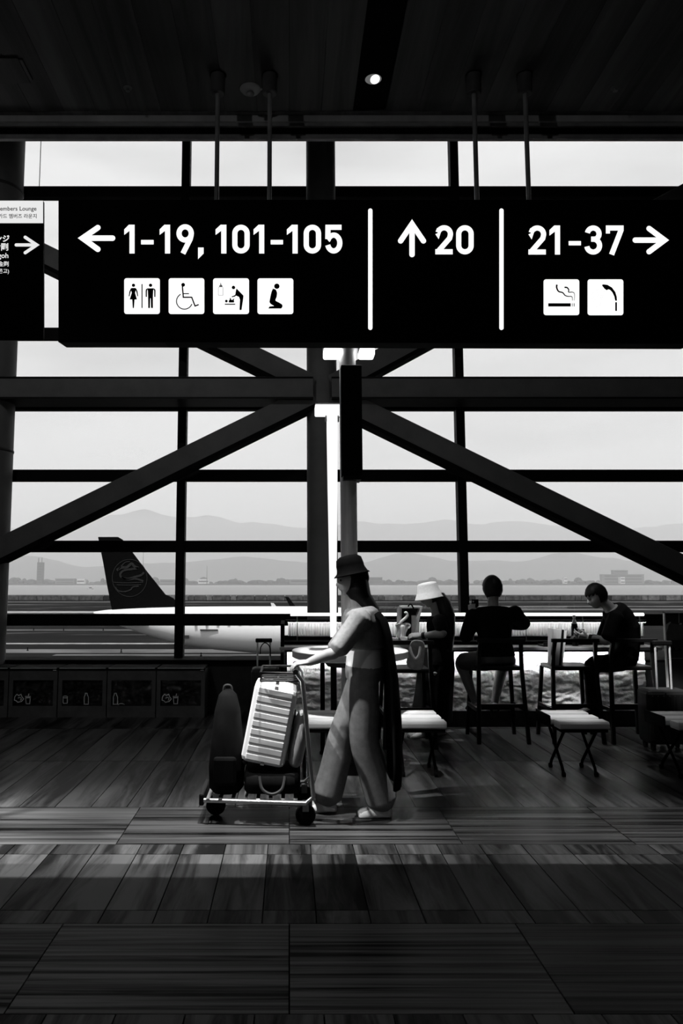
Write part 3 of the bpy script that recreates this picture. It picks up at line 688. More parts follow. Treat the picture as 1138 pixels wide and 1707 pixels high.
prof = [(px_, r_) for px_, r_ in ((1062, 5.0), (930, 6.6), (820, 8.2), (720, 9.3), (690, 9.3))]
rs = []
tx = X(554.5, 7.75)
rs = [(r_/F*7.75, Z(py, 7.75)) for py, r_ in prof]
MB().lathe(rs, (tx, 7.75, 0), 28).build('tube', glow('pole_glow', 1.05), tl, smooth=True)  # lamplight falling on the white pole, put in as an even glow
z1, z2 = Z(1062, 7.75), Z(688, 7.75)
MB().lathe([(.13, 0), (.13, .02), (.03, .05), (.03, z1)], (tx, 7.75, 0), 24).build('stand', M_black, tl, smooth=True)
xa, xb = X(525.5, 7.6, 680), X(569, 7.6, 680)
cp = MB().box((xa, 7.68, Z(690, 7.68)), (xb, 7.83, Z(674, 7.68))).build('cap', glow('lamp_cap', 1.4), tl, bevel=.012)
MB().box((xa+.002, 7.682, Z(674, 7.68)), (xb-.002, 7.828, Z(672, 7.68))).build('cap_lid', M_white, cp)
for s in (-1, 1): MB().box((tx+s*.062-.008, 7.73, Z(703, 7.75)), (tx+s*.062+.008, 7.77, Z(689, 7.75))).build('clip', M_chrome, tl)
# ------------------------------------------------------------------ round table around the post
tb = thing('round_table', (tcx, YT, 0), 'round white high table built around the steel post', 'table')
zt = Z(1083, YT); rt = 95/F*YT
MB().rings([[Vector((tcx+r*math.cos(2*PI*k/64), YT+r*math.sin(2*PI*k/64), z)) for k in range(64)] for r, z in ((px_r+.004, zt-.07), (rt-.02, zt-.07), (rt, zt-.058), (rt, zt-.006), (rt-.006, zt), (px_r+.004, zt))], cap=False, close=True).build('table_top', M_white, tb, smooth=True)
MB().rings([[Vector((tcx+r*math.cos(2*PI*k/40), YT+r*math.sin(2*PI*k/40), z)) for k in range(40)] for r, z in ((px_r+.004, zt-.14), (.2, zt-.14), (.26, zt-.07), (px_r+.004, zt-.07))], cap=False, close=True).build('collar', M_dark, tb, smooth=True)
for a in (50, 130):
    x_, y_ = tcx+.36*math.cos(math.radians(a)), YT+.36*math.sin(math.radians(a))
    MB().lathe([(.03, 0), (.03, .02), (.021, .03), (.021, zt-.07)], (x_, y_, 0), 14).build('leg', M_blackm, tb, smooth=True)
# ------------------------------------------------------------------ counter along the window
ct = thing('counter', (X(780, 8.8), 8.8, 0), 'long dark counter with a rough lit front and a ribbed lit screen', 'counter')
x0, x1 = X(474, 8.8, 1080), X(1079, 8.6, 1080)
YF = 8.62
# rough plaster front, a displaced surface
q = MB(); nx, nz_ = 240, 60; vs = []
zf0, zf1 = .17, Z(1081, YF)
for j in range(nz_+1):
    for i in range(nx+1):
        x = x0+.03+(x1-x0-.06)*i/nx; z = zf0+(zf1-zf0)*j/nz_
        d = noise.fractal(Vector((x*7, z*14, 3)), 1., 2., 6)*.026 + abs(noise.noise(Vector((x*14, z*24, 8))))*.022
        k = min(1, (j/nz_)*1.0); vs.append((x, YF - d, z))
q.add(vs, [(j*(nx+1)+i, j*(nx+1)+i+1, (j+1)*(nx+1)+i+1, (j+1)*(nx+1)+i) for j in range(nz_) for i in range(nx)])
q.build('rough_front', mat('rough_plaster', .62, .9, var=.25, scale=22, bump=.8), ct, smooth='all')
MB().box((x0, YF+.06, 0), (x1, 9.2, zf1)).build('carcass', M_blackm, ct)
MB().box((x0, YF-.02, 0), (x1, YF+.05, .165)).build('kickboard', M_blackm, ct)
ztop = Z(1079, 8.36)
MB().box((x0-.05, 8.36, zf1+.004), (x1+.05, 9.2, ztop)).build('countertop', mat('grey_counter_laminate', .30, .4, spec=.4), ct, bevel=.004)
MB().box((x0+.02, 8.398, zf1-.012), (x1-.02, 8.404, zf1+.003)).build('led_strip', glow('led_strip_light', 480.0), ct)
MB().box((x0, 8.37, zf1-.016), (x1, 8.397, zf1+.003)).box((x0, 8.39, zf1-.018), (x1, 8.415, zf1-.013)).build('led_housing', M_blackm, ct)
MB().box((x0-.04, YF-.2, 0), (x0, 9.2, Z(1037, 8.8))).build('end_panel', M_blackm, ct)
YS = 8.9
MB().box((x0, 8.68, ztop), (x1, 9.0, ztop+.036)).build('back_plinth', M_blackm, ct)
zc0, zc1 = Z(1060, YS), Z(1037.5, YS)
MB().box((x0, YS, ztop), (x1, YS+.1, zc0)).build('screen_base', M_blackm, ct)
q = MB(); n = 1100; vs = []
sx0, sx1 = X(480, YS, 1050), X(1072, YS, 1050)
per = 4.62/F*YS
for i in range(n+1):
    x = sx0+(sx1-sx0)*i/n; y = YS-.012+.009*math.cos(2*PI*x/per)
    vs += [(x, y, zc0), (x, y, zc1)]
q.add(vs, [(2*i, 2*i+2, 2*i+3, 2*i+1) for i in range(n)])
q.build('ribbed_screen', mat('ribbed_translucent_panel', .8, .4, spec=.4, var=.1), ct, smooth='all')
MB().box((sx0, YS+.005, zc0), (sx1, YS+.02, zc1)).build('screen_back', M_dark, ct)
MB().box((sx0-.03, YS-.075, zc1+.004), (sx1+.03, YS+.1, Z(1033.5, YS))).build('screen_cap', M_blackm, ct)
MB().box((sx0, YS-.068, zc1+.002), (sx1, YS-.052, zc1+.008)).build('screen_light', glow('screen_light_glow', 14), ct)
zl = Z(1023.7, YS)
MB().tube([(X(484, YS, 1023), YS-.095, zl), (X(1066, YS, 1023), YS-.095, zl)], .0165, 10).build('light_bar', glow('light_bar_glow', 2.5), ct, smooth=True)
MB().box((sx0+.1, YS-.125, zc0+.002), (sx1-.1, YS-.11, zc0+.012)).build('lower_rail', M_chrome, ct)
for px in (495, 590, 690, 785, 872, 966, 1060):
    x = X(px, YS, 1040); MB().tube([(x, YS-.095, ztop), (x, YS-.095, zl-.012)], .006, 8).build('support', M_chrome, ct, smooth=True)
# ------------------------------------------------------------------ bar chairs
M_chair = mat('black_wood_chair', .006, .45, spec=.2)
def bar_chair(x, y, label, rz=0.0):
    t = thing('bar_chair', (0, 0, 0), label, 'chair', 'black bar chairs along the counter')
    st = MB().box((-.21, -.20, .69), (.21, .20, .73)).build('seat', M_chair, t, bevel=.012)
    for sx in (-1, 1):
        MB().rings([[Vector((sx*a+dx, b+dy, z)) for dx, dy in ((-.018,-.018),(.018,-.018),(.018,.018),(-.018,.018))] for a, b, z in ((.24,-.25,0),(.21,-.19,.70),(.205,-.2,.86),(.195,-.245,1.0))]).build('leg', M_chair, t, bevel=.004)
        MB().rings([[Vector((sx*a+dx, b+dy, z)) for dx, dy in ((-.018,-.018),(.018,-.018),(.018,.018),(-.018,.018))] for a, b, z in ((.24,.25,0),(.20,.18,.70))]).build('leg', M_chair, t, bevel=.004)
        MB().box((sx*.235-.012, -.2, .30), (sx*.235+.012, .2, .335)).build('stretcher', M_chair, t)
    for sy, z in ((-1, .34), (1, .25)): MB().box((-.225, sy*.222-.012, z), (.225, sy*.222+.012, z+.035)).build('stretcher', M_chair, t)
    MB().box((-.235, -.265, .965), (.235, -.232, 1.0)).build('top_rail', M_chair, t, bevel=.005)
    t.location = (x, y, 0); t.rotation_euler = (0, 0, rz); return t
ch0 = bar_chair(X(826, 7.95, 1150), 7.95, 'black bar chair that the man in dark shirt and shorts sits on')
copytree(ch0, (X(680, 7.7, 1150)-.02, 7.72, 0), label='black bar chair right beside the round table, canvas tote hanging on its back', rz=0)
copytree(ch0, (X(947, 7.95, 1150), 7.95, 0), label='black bar chair holding the tall white paper bag', rz=0)
copytree(ch0, (X(1040, 7.95, 1150), 7.95, 0), label='black bar chair under the man looking at his phone', rz=.03)
# ------------------------------------------------------------------ low seats with three pale cushions
M_cush = mat('pale_cushion', .72, .6, var=.06, bump=.05)
def low_seat(x, y, label):
    t = thing('low_seat', (0, 0, 0), label, 'seat', 'low seats with pale cushions')
    w_ = .195
    for k in range(3):
        y0 = -.30+.215*k
        q = MB().rings([[Vector((a, y0+b, c)) for b, c in ((.0,.41),(.012,.398),(.143,.398),(.155,.41),(.155,.44),(.143,.455),(.012,.455),(0,.44))] for a in (-w_+.0, -w_+.02, w_-.02, w_)])
        q.build('cushion', M_cush, t, smooth=True, bevel=.004)
    MB().box((-w_+.01, -.29, .372), (w_-.01, .29, .398)).build('frame', M_blackm, t, bevel=.004)
    for sx in (-.13, .13):
        MB().tube([(sx, .2, .375), (sx, -.12, .07), (sx, -.15, .02)], .012, 8).build('leg', M_blackm, t, smooth=True)
        MB().tube([(sx, -.2, .375), (sx, .14, .07), (sx, .17, .02)], .012, 8).build('leg', M_blackm, t, smooth=True)
        for yy in (-.15, .17): MB().lathe([(.006,-.012),(.02,-.012),(.02,.012),(.006,.012)], n=12, M=Matrix.Translation((sx, yy, .021)) @ Matrix.Rotation(PI/2, 4, 'Y')).build('caster', M_blackm, t)
    MB().box((-w_-.012, -.08, .37), (-w_+.0, .28, .47)).build('side_clamp', M_blackm, t, bevel=.006)
    t.location = (x, y, 0); return t
ys = 6.58
s0 = low_seat(X(693, ys, 1200), ys, 'low three-cushion seat just right of the walking woman, white sneakers behind it')
copytree(s0, (X(533, ys, 1200)-.0, ys, 0), label='low three-cushion seat half hidden between the trolley and the walking woman')
copytree(s0, (X(952, ys, 1200), ys, 0), label='low three-cushion seat in front of the man looking at his phone')
copytree(s0, (X(1136, ys, 1200), ys-.05, 0), label='low three-cushion seat cut by the right edge below the suitcase')
# ------------------------------------------------------------------ waste bins
M_bin = mat('dark_bin_panel', .10, .4, spec=.3); M_binwin = mat('dark_bin_window', .012, .12, spec=.5); M_pic = mat('pale_print', .9, .6); M_bag = mat('clear_plastic_bag', .09, .15, spec=1.0, var=.95, bump=.9, scale=9)
YBN = 9.2
M_edge = mat('bin_edge_metal', .5, .4)
edges = [-68, 14, 96, 178, 260, 342]
K = lambda a, b: P(a/2.845, 1080+b/2.845, YBN-.008)
names = ['dark waste bin cut by the left edge, first of the row', 'dark waste bin with cup print and small tag, next to the left edge', 'dark waste bin printed with a can and a bottle', 'dark waste bin printed with one bottle, crumpled bag shining in it', 'dark waste bin at the end of the row by the trolley']
ztopb = Z(1113, YBN)
for i in range(5):
    xa, xb = X(edges[i], YBN, 1150)+.006, X(edges[i+1], YBN, 1150)-.006
    t = thing('waste_bin', ((xa+xb)/2, YBN, 0), names[i], 'bin', 'row of waste bins under the window')
    ix0, ix1 = xa+.045, xb-.045; iz0, iz1 = Z(1177, YBN), Z(1134, YBN)
    q = MB()
    for a, b in (((xa, YBN, 0), (ix0, YBN+.45, ztopb-.03)), ((ix1, YBN, 0), (xb, YBN+.45, ztopb-.03)), ((ix0, YBN, 0), (ix1, YBN+.45, iz0)), ((ix0, YBN, iz1), (ix1, YBN+.45, ztopb-.03))): q.box(a, b)
    q.build('body', M_bin, t)
    MB().box((xa, YBN-.008, ztopb-.03), (xb, YBN+.45, ztopb)).build('lid', M_blackm, t, bevel=.004)
    MB().box((xa+.01, YBN-.014, ztopb-.010), (xb-.01, YBN-.007, ztopb-.002)).build('lid_edge', M_edge, t)
    MB().box((ix0, YBN+.42, iz0), (ix1, YBN+.44, iz1)).build('inner_back', M_blackm, t)
    q = MB(); n = 22; vs = []
    for j in range(n+1):
        for k in range(n+1):
            u, v = k/n, j/n; vs.append((ix0+(ix1-ix0)*u, YBN+.10+.07*noise.noise(Vector((u*5+i*9, v*3, i)))+.03*noise.noise(Vector((u*14, v*9+i*3, 2))), iz0+(iz1-iz0)*v*(.98)))
    q.add(vs, [(j*(n+1)+k, j*(n+1)+k+1, (j+1)*(n+1)+k+1, (j+1)*(n+1)+k) for j in range(n) for k in range(n)])
    q.build('plastic_bag', M_bag, t, smooth='all')
    wn = MB().box((ix0, YBN+.012, iz0), (ix1, YBN+.016, iz1)).build('window', M_glass, t)
    q = MB()
    def pic(kind, x, y):
        if kind == 'cup': stroke(q,[(x-11,y-15),(x-8,y+20),(x+9,y+20),(x+12,y-15)],3,K,closed=True); stroke(q,[(x-12,y-9),(x+12,y-9)],5,K); stroke(q,[(x+2,y-15),(x+5,y-28)],3,K)
        if kind == 'paper': stroke(q,[(x-20,y-8),(x-10,y-20),(x-2,y-14),(x+10,y-20),(x+14,y-8),(x+22,y+2),(x+12,y+14),(x-6,y+18),(x-14,y+10),(x-22,y+8)],3.5,K,closed=True); stroke(q,arc(x+3,y+2,8,7,200,430,10),3,K)
        if kind == 'can': stroke(q,rrect(x-10,y-16,x+10,y+18,4,3),3,K,closed=True); stroke(q,[(x-10,y-8),(x+10,y-8)],4,K)
        if kind == 'bottle': stroke(q,[(x-4,y-26),(x+4,y-26),(x+5,y-19),(x+10,y-8),(x+10,y+26),(x-10,y+26),(x-10,y-8),(x-5,y-19)],3,K,closed=True)
    for kind, x, y in {1: (('paper',90,240),('cup',132,245)), 2: (('can',309,245),('bottle',409,241)), 3: (('bottle',547,241),), 4: (('paper',790,240),('cup',832,245))}.get(i, ()): pic(kind, x, y)
    if i == 3: stroke(q, arc(575,272,16,8,-170,-10,8), 3, K)
    if q.v: q.build('printed_symbol', M_pic, t)
    if i in (1, 4):
        a = 259 if i == 1 else 958; q = MB().poly([K(a-8,100), K(a+8,100), K(a+8,108), K(a-8,108)]); q.build('tag', M_pic, t)
# ------------------------------------------------------------------ luggage by the bins, right edge things
M_satin = mat('satin_chrome', .8, .35, metal=.2, var=.05)
def suitcase_handle(t, xa, xb, y, z0, z1, r=.009):
    MB().tube([(xa, y, z0), (xa, y, z1)], r, 8).build('handle_rod', M_satin, t, smooth=True)
    MB().tube([(xb, y, z0), (xb, y, z1)], r, 8).build('handle_rod', M_satin, t, smooth=True)
    MB().box((xa-.022, y-.018, z1), (xb+.022, y+.018, z1+.045)).build('handle_grip', M_black, t, bevel=.01)
def case_body(t, x0, x1, y0, y1, z0, z1, m, ribs=True):
    MB().box((x0, y0, z0), (x1, y1, z1)).build('shell', m, t, bevel=.04)
    if ribs:
        n = 7
        for k in range(n):
            x = x0+.045+(x1-x0-.09)*k/(n-1); MB().box((x-.008, y0-.006, z0+.05), (x+.008, y0+.01, z1-.05)).build('rib', m, t, bevel=.004)
    for a in (x0+.05, x1-.05):
        for b in (y0+.05, y1-.05): MB().lathe([(.008,-.012),(.03,-.012),(.03,.012),(.008,.012)], n=14, M=Matrix.Translation((a, b, .031)) @ Matrix.Rotation(PI/2, 4, 'Y')).build('caster', M_black, t)
    for a in (x0+.05, x1-.05):
        for b in (y0+.05, y1-.05): MB().box((a-.02, b-.015, .045), (a+.02, b+.015, z0+.02)).build('caster_fork', M_black, t)
y = 8.6
t = thing('dark_suitcase', (X(440, y), y, 0), 'dark suitcase with raised handle left of the counter end', 'suitcase')
zb = .62
case_body(t, X(418, y, 1120), X(466, y, 1120), y-.02, y+.24, .06, zb, M_dark)
suitcase_handle(t, X(428, y, 1085), X(449.5, y, 1085), y+.16, zb-.02, Z(1071, y+.16))
MB().tube(crom([(X(433,y,1085), y+.13, Z(1092,y)), (X(434,y,1085), y+.12, Z(1080,y)), (X(441,y,1085), y+.12, Z(1073,y)), (X(449,y,1085), y+.12, Z(1080,y)), (X(450,y,1085), y+.13, Z(1096,y))]), .006, 6).build('luggage_strap', M_black, t, smooth=True)
y = 7.35
t = thing('grey_suitcase', (X(1115, y), y, 0), 'grey suitcase with tall chrome handle rods at the right edge', 'suitcase')
M_gcase = mat('dark_grey_shell', .02, .5, spec=.2)
zb = Z(1151, y)
case_body(t, X(1080, y, 1170), X(1152, y, 1170), y, y+.26, .06, zb, M_gcase)
suitcase_handle(t, X(1093, y+.1, 1110), X(1117, y+.1, 1110), y+.1, zb-.03, Z(1076, y+.1), .0095)
MB().box((X(1108,y,1157)-.006, y-.012, zb-.07), (X(1108,y,1157)+.008, y-.004, zb-.02)).build('lock', M_chrome, t)
y = 8.2
t = thing('display_stand', (X(1128, y), y, 0), 'framed display board on a stand behind the grey suitcase, right edge', 'display')
fx0, fx1, fz0, fz1 = X(1108.5, y, 1080), X(1170, y, 1080), Z(1152, y), Z(1020, y)
M_dframe = mat('pale_metal_frame', .85, .4, var=.08)
for a, b in (((fx0, y-.015, fz0), (fx0+.011, y+.02, fz1)), ((fx1-.011, y-.015, fz0), (fx1, y+.02, fz1)), ((fx0, y-.015, fz1-.012), (fx1, y+.02, fz1)), ((fx0, y-.015, fz0), (fx1, y+.02, fz0+.012))): MB().box(a, b).build('frame_bar', M_dframe, t)
MB().box((fx0+.011, y-.002, fz0+.012), (fx1-.011, y+.012, fz1-.012)).build('panel', mat('dark_print', .025, .4), t)
D = lambda a, b: P(1040+a/7.755, 1000+b/7.755, y-.006)
q = MB(); q.poly([D(*p) for p in ((545,420),(575,340),(610,300),(700,320),(760,330),(760,520),(560,520))]); q.build('bottle_print', mat('print_grey', .09, .5), t)
q = MB(); q.poly([D(*p) for p in ((540,318),(590,284),(608,288),(575,330),(548,420),(540,420))]); q.build('highlight_print', mat('print_pale', .4, .5), t); q = MB(); q.poly([D(*p) for p in ((704,318),(730,296),(748,305),(738,322))]); stroke(q,[(708,165),(708,300)],9,D); q.build('highlight_print', bpy.data.materials['print_pale'], t); q = MB(); stroke(q,[(545,755),(760,755)],5,D); q.build('line_print', bpy.data.materials['print_pale'], t)
q = MB(); q.poly([D(*p) for p in ((610,660),(640,600),(670,660))]); q.poly([D(*p) for p in ((690,660),(715,610),(740,660))]); q.build('triangle_print', M_blackm, t)
for x in (fx0+.1, fx1-.1):
    MB().tube([(x, y+.02, fz0+.03), (x, y+.05, .02)], .012, 8).build('leg', M_black, t)
    MB().box((x-.02, y-.15, 0), (x+.02, y+.2, .02)).build('foot', M_black, t)
# ------------------------------------------------------------------ things on the counter and chairs
y = 8.55
t = thing('drink_bottle', (X(957.3, y, 1050), y, ztop), 'dark drink bottle with pale cap standing on the counter', 'bottle')
bs = (Z(1025.5, y)-ztop)/.325
prof = [(.030,0),(.036,.006),(.036,.06),(.034,.09),(.036,.12),(.036,.19),(.030,.235),(.016,.275),(.013,.283),(.013,.30)]
MB().lathe([(r*bs, ztop+z*bs) for r, z in prof[:7]], (t.location.x, y, 0), 24).build('dark_body', mat('dark_drink', .006, .2, spec=.4), t, smooth=True)
MB().lathe([(r*bs, ztop+z*bs) for r, z in prof[5:]], (t.location.x, y, 0), 24).build('clear_neck', mat('pale_bottle_neck', .6, .15, spec=.6, var=.3), t, smooth=True)
MB().lathe([(.016*bs, ztop+z*bs) for z in (.295, .323)]+[(.012*bs, ztop+.325*bs)], (t.location.x, y, 0), 20).build('cap', M_white, t, smooth=True)
y = 7.95
t = thing('paper_bag', (X(934, y), y, .73), 'tall white paper bag with dark side stripe leaning on a chair', 'bag')
def pg(poly, yy, dep, nm, m): return MB().prism([P(a, b, yy) for a, b in poly], (0, dep, 0)).build(nm, m, t, bevel=.002)
pg([(922,1048),(936,1049.5),(931,1112.5),(921,1111.5)], 7.86, .16, 'front_side', mat('white_paper', .62, .7, var=.1))
pg([(936.2,1049.5),(940,1050),(935,1113),(931.2,1112.5)], 7.865, .15, 'gusset_stripe', M_black)
pg([(940.2,1050),(945,1051.5),(937,1113),(935.2,1113)], 7.87, .14, 'gusset', mat('bright_paper', .8, .7, var=.05))
for yy in (7.875, 8.0): MB().tube(crom([P(925,1049,yy), P(926,1040,yy), P(931,1039,yy), P(933,1049.5,yy)]), .003, 6).build('handle', M_white, t)
t = thing('counter_tray', (X(909, 8.6), 8.6, ztop), 'small dark tray lying on the counter left of the white paper bag', 'tray')
xa, xb = X(900, 8.5, 1060), X(922, 8.5, 1060)
MB().box((xa, 8.40, ztop+.001), (xb, 8.60, ztop+.02)).build('tray_base', M_black, t, bevel=.004)
for a, b in (((xa, 8.40, ztop+.02), (xb, 8.412, ztop+.05)), ((xa, 8.588, ztop+.02), (xb, 8.60, ztop+.05))): MB().box(a, b).build('tray_edge', M_black, t)
# white open box, tissue bundle and small carton in front of the woman in the hat
y = 8.3
t = thing('paper_carrier', (X(686, 8.6), 8.6, ztop), 'open white-edged paper carrier on the counter behind the woman\'s hands', 'bag')
fr = mat('white_card', .75, .6, var=.05)
def fb_(poly, yy, dep, nm, m, tt): return MB().prism([P(a, b, yy) for a, b in poly], (0, dep, 0)).build(nm, m, tt, bevel=.002)
Y2 = 8.46
fb_([(665.5,1012),(669.5,1012),(668.5,1074),(664.5,1074)], Y2, .2, 'side_panel', mat('grey_card', .3, .7), t)
fb_([(669.5,1010),(704,1010.5),(703,1014),(669.5,1014)], Y2, .2, 'rim', fr, t)
fb_([(669.5,1014),(701,1014),(696,1074),(668.6,1074)], Y2+.12, .06, 'back_panel', mat('dark_card', .03, .8), t)
fb_([(700,1014),(704,1013),(698,1036),(697,1074),(693,1074),(694,1032)], Y2, .2, 'side_flap', fr, t)
fb_([(686.5,1026),(694,1026),(690,1074),(686,1074)], Y2+.05, .05, 'inner_card', mat('pale_card', .6, .7), t)
MB().tube(crom([P(680,1011,Y2-.01), P(684,1007,Y2-.02), P(688,1012,Y2-.01), P(692,1022,Y2)]), .008, 8).build('cord', M_black, t, smooth=True)
t = thing('tissue_bundle', (X(673, 8.1), 8.1, 1.0), 'white tissue and ribbon bundle in the hands of the woman in the hat', 'tissue')
M_tis = mat('white_tissue', .85, .7, var=.05)
Y3 = 8.42
q = MB(); n = 20
q.rings([[P(670+a*math.cos(2*PI*k/12)*(1+.2*math.sin(k*2.1)), b+c*math.sin(2*PI*k/12), Y3+.05*math.sin(k*1.7)) for k in range(12)] for a, b, c in ((7,1072,2),(6,1060,3),(6,1054,4),(11,1046,5),(13,1042,3),(6,1040,2))])
q.build('crumple', M_tis, t, smooth='all', sub=1)
MB().tube(crom([P(664,1044,Y3), P(668,1037,Y3), P(676,1030,Y3), P(679,1025,Y3), P(677,1021,Y3), P(674,1022,Y3)]), [.010]*6+[.016]*12+[.012]*13, 8).build('ribbon_loop', M_tis, t, smooth=True)
MB().tube(crom([P(674,1040,Y3), P(680,1040,Y3), P(683,1043,Y3), P(680,1047,Y3)]), .012, 8).build('ribbon_loop', M_tis, t, smooth=True)
MB().tube([P(665,1047,Y3), P(660,1064,Y3)], .006, 6).build('ribbon_tail', M_tis, t)
MB().tube([P(672,1040,Y3), P(668,1055,Y3), P(666,1062,Y3)], .007, 6).build('ribbon_tail', M_tis, t)
t = thing('small_carton', (X(657, 7.86), 7.86, 1.0), 'small pale carton standing by the tote chair rail, below the tissue', 'box')
fb_([(652.5,1064),(664,1065),(664,1072.5),(651,1072.5)], 8.4, .08, 'carton_body', mat('pale_carton', .55, .7), t)
fb_([(653,1063),(664,1064),(664,1065),(652.5,1064.2)], 8.4, .08, 'carton_lid', fr, t)
t = thing('folded_paper', (X(678, 8.1), 8.1, 1.0), 'white folded paper spread under the hands of the hat woman', 'paper')
q = MB(); q.rings([[P(a, b, yy) for a, b in ((664,1062),(672,1061),(685,1062),(694,1068),(690,1071),(676,1069),(668,1067))] for yy in (8.36, 8.46)]); q.build('sheet', M_tis, t, bevel=.004)
MB().prism([P(a, b, 8.34) for a, b in ((670,1068),(686,1070),(684,1073.5),(672,1073.5))], (0, .1, 0)).build('lower_fold', mat('tissue_grey', .5, .7), t)
y = 7.42
t = thing('tote_bag', (X(690, y), y, .6), 'grey canvas tote hanging from the bar chair back beside the hat woman', 'bag')
M_tote = mat('grey_canvas', .36, .85, var=.2, bump=.2, scale=30)
q = MB()
out = [(684,1067),(696,1066),(706,1069),(709,1075),(706,1110),(703,1118),(690,1117),(676,1113),(677,1096),(682,1080)]
q.rings([[P(a*s+693*(1-s), b*s+1093*(1-s), yy) for a, b in out] for yy, s in ((7.36,.9),(7.32,1.0),(7.42,1.02),(7.46,.95))])
q.build('bag_body', M_tote, t, smooth='all', sub=1)
MB().tube(crom([P(683,1078,7.31), P(686,1090,7.29), P(692,1098,7.29), P(698,1092,7.29), P(700,1078,7.31)]), .012, 8).build('strap', mat('pale_canvas', .55, .85), t, smooth=True)
# ------------------------------------------------------------------ people
M_skin = mat('skin', .30, .55, spec=.3, var=.08, scale=20)
M_hair = mat('black_hair', .006, .5, spec=.25, vec=(40, 40, 4))
M_blackcloth = mat('black_cloth', .005, .9, spec=.05, var=.4)
M_eye = mat('dark_eye', .02, .15, spec=.5)
M_whitecloth = mat('white_cotton', .80, .85, var=.05)
M_greycloth = mat('grey_knit', .26, .9, var=.15, scale=40)
M_trouser = mat('grey_trousers', .19, .9, var=.2, scale=20)
M_shoew = mat('white_sneaker', .75, .6, var=.05)
V = Vector
def frame(fwd, up=(0, 0, 1)):
    f = V(fwd).normalized(); r = f.cross(V(up)).normalized(); u = r.cross(f)
    return Matrix(((r.x, f.x, u.x, 0), (r.y, f.y, u.y, 0), (r.z, f.z, u.z, 0), (0, 0, 0, 1)))
def headM(c, fwd, up=(0, 0, 1), s=1.0): return Matrix.Translation(V(c)) @ frame(fwd, up) @ Matrix.Scale(s, 4)
def ga(x, s): return math.exp(-(x/s)**2)
def head(mb, M):
    rs = []; n, m = 48, 36
    for i in range(m+1):
        a = -PI/2 + PI*(.01+.98*i/m); sz = math.sin(a); cr_ = math.cos(a); ring = []
        for k in range(n):
            t = 2*PI*k/n; sx, sy = cr_*math.cos(t), cr_*math.sin(t)
            x, y, z = .074*sx, .093*sy, .115*sz
            if sz < 0: d = (-sz)**1.4; x *= 1-.34*d; y = y*(1-.12*d) + .026*d if sy > 0 else y*(1-.25*d) + .030*d
            if sy > 0:
                y += .026*ga(x, .012)*max(0, min(1, (.022-z)/.045))*ga(z+.022, .03) 
                y += .005*ga(z-.028, .012)*ga(x, .05) - .009*ga(abs(x)-.031, .015)*ga(z-.004, .012)
                y += .006*ga(z+.060, .009)*ga(x, .022) - .003*ga(z+.050, .005)*ga(x, .02) + .008*ga(z+.098, .014)*ga(x, .022)
                y -= .004*ga(z+.078, .008)*ga(x, .03)
            ring.append(M @ V((x, y, z)))
        rs.append(ring)
    mb.rings(rs)
    for s in (-1, 1):
        E = M @ Matrix.Translation((s*.075, -.008, -.005)) @ Matrix.Rotation(s*.35, 4, 'Z') @ Matrix.Rotation(-.2, 4, 'X')
        mb.ell((0, 0, 0), (.010, .017, .031), 12, 8, E)
def eyes(M, parent):
    for s in (-1, 1): MB().ell((s*.031, .076, .003), (.012, .010, .0085), 12, 8, M).build('eye', M_eye, parent, smooth='all')
def hair(M, parent, back=-.095, vol=1.0, long=None, fringe=.042, m=None):
    rs = []; n, mm = 44, 30
    for i in range(mm+1):
        a = -PI/2 + PI*(.02+.96*i/mm); sz = math.sin(a); c = math.cos(a); ring = []
        for k in range(n):
            t = 2*PI*k/n; sx, sy = c*math.cos(t), c*math.sin(t)
            w_ = 1 + .025*math.sin(k*2.9+i*.7) + .015*math.sin(k*5.3)
            p = V((.086*vol*w_*sx, -.010+.106*vol*w_*sy, .016+.114*vol*sz*(1+.01*math.sin(k*3.1))))
            if p.y > .012 and p.z < fringe + .012*math.sin(k*2.1): p = V((p.x*.72, min(p.y, .04)*.7, p.z*.85))
            elif p.z < back: p.x *= .7; p.y = p.y*.7; p.z = back
            ring.append(M @ p)
        rs.append(ring)
    return MB().rings(rs).build('hair', m or M_hair, parent, smooth='all')
def limb(mb, prs, n=14, k=5):
    pts = crom([p for p, r in prs], k); rr = [v.x for v in crom([(r, 0, 0) for p, r in prs], k)]
    d0, d1 = (pts[0]-pts[1]).normalized(), (pts[-1]-pts[-2]).normalized()
    pts = [pts[0]+d0*rr[0]*.6] + pts + [pts[-1]+d1*rr[-1]*.6]; rr = [rr[0]*.5] + rr + [rr[-1]*.5]
    return mb.tube(pts, rr, n)
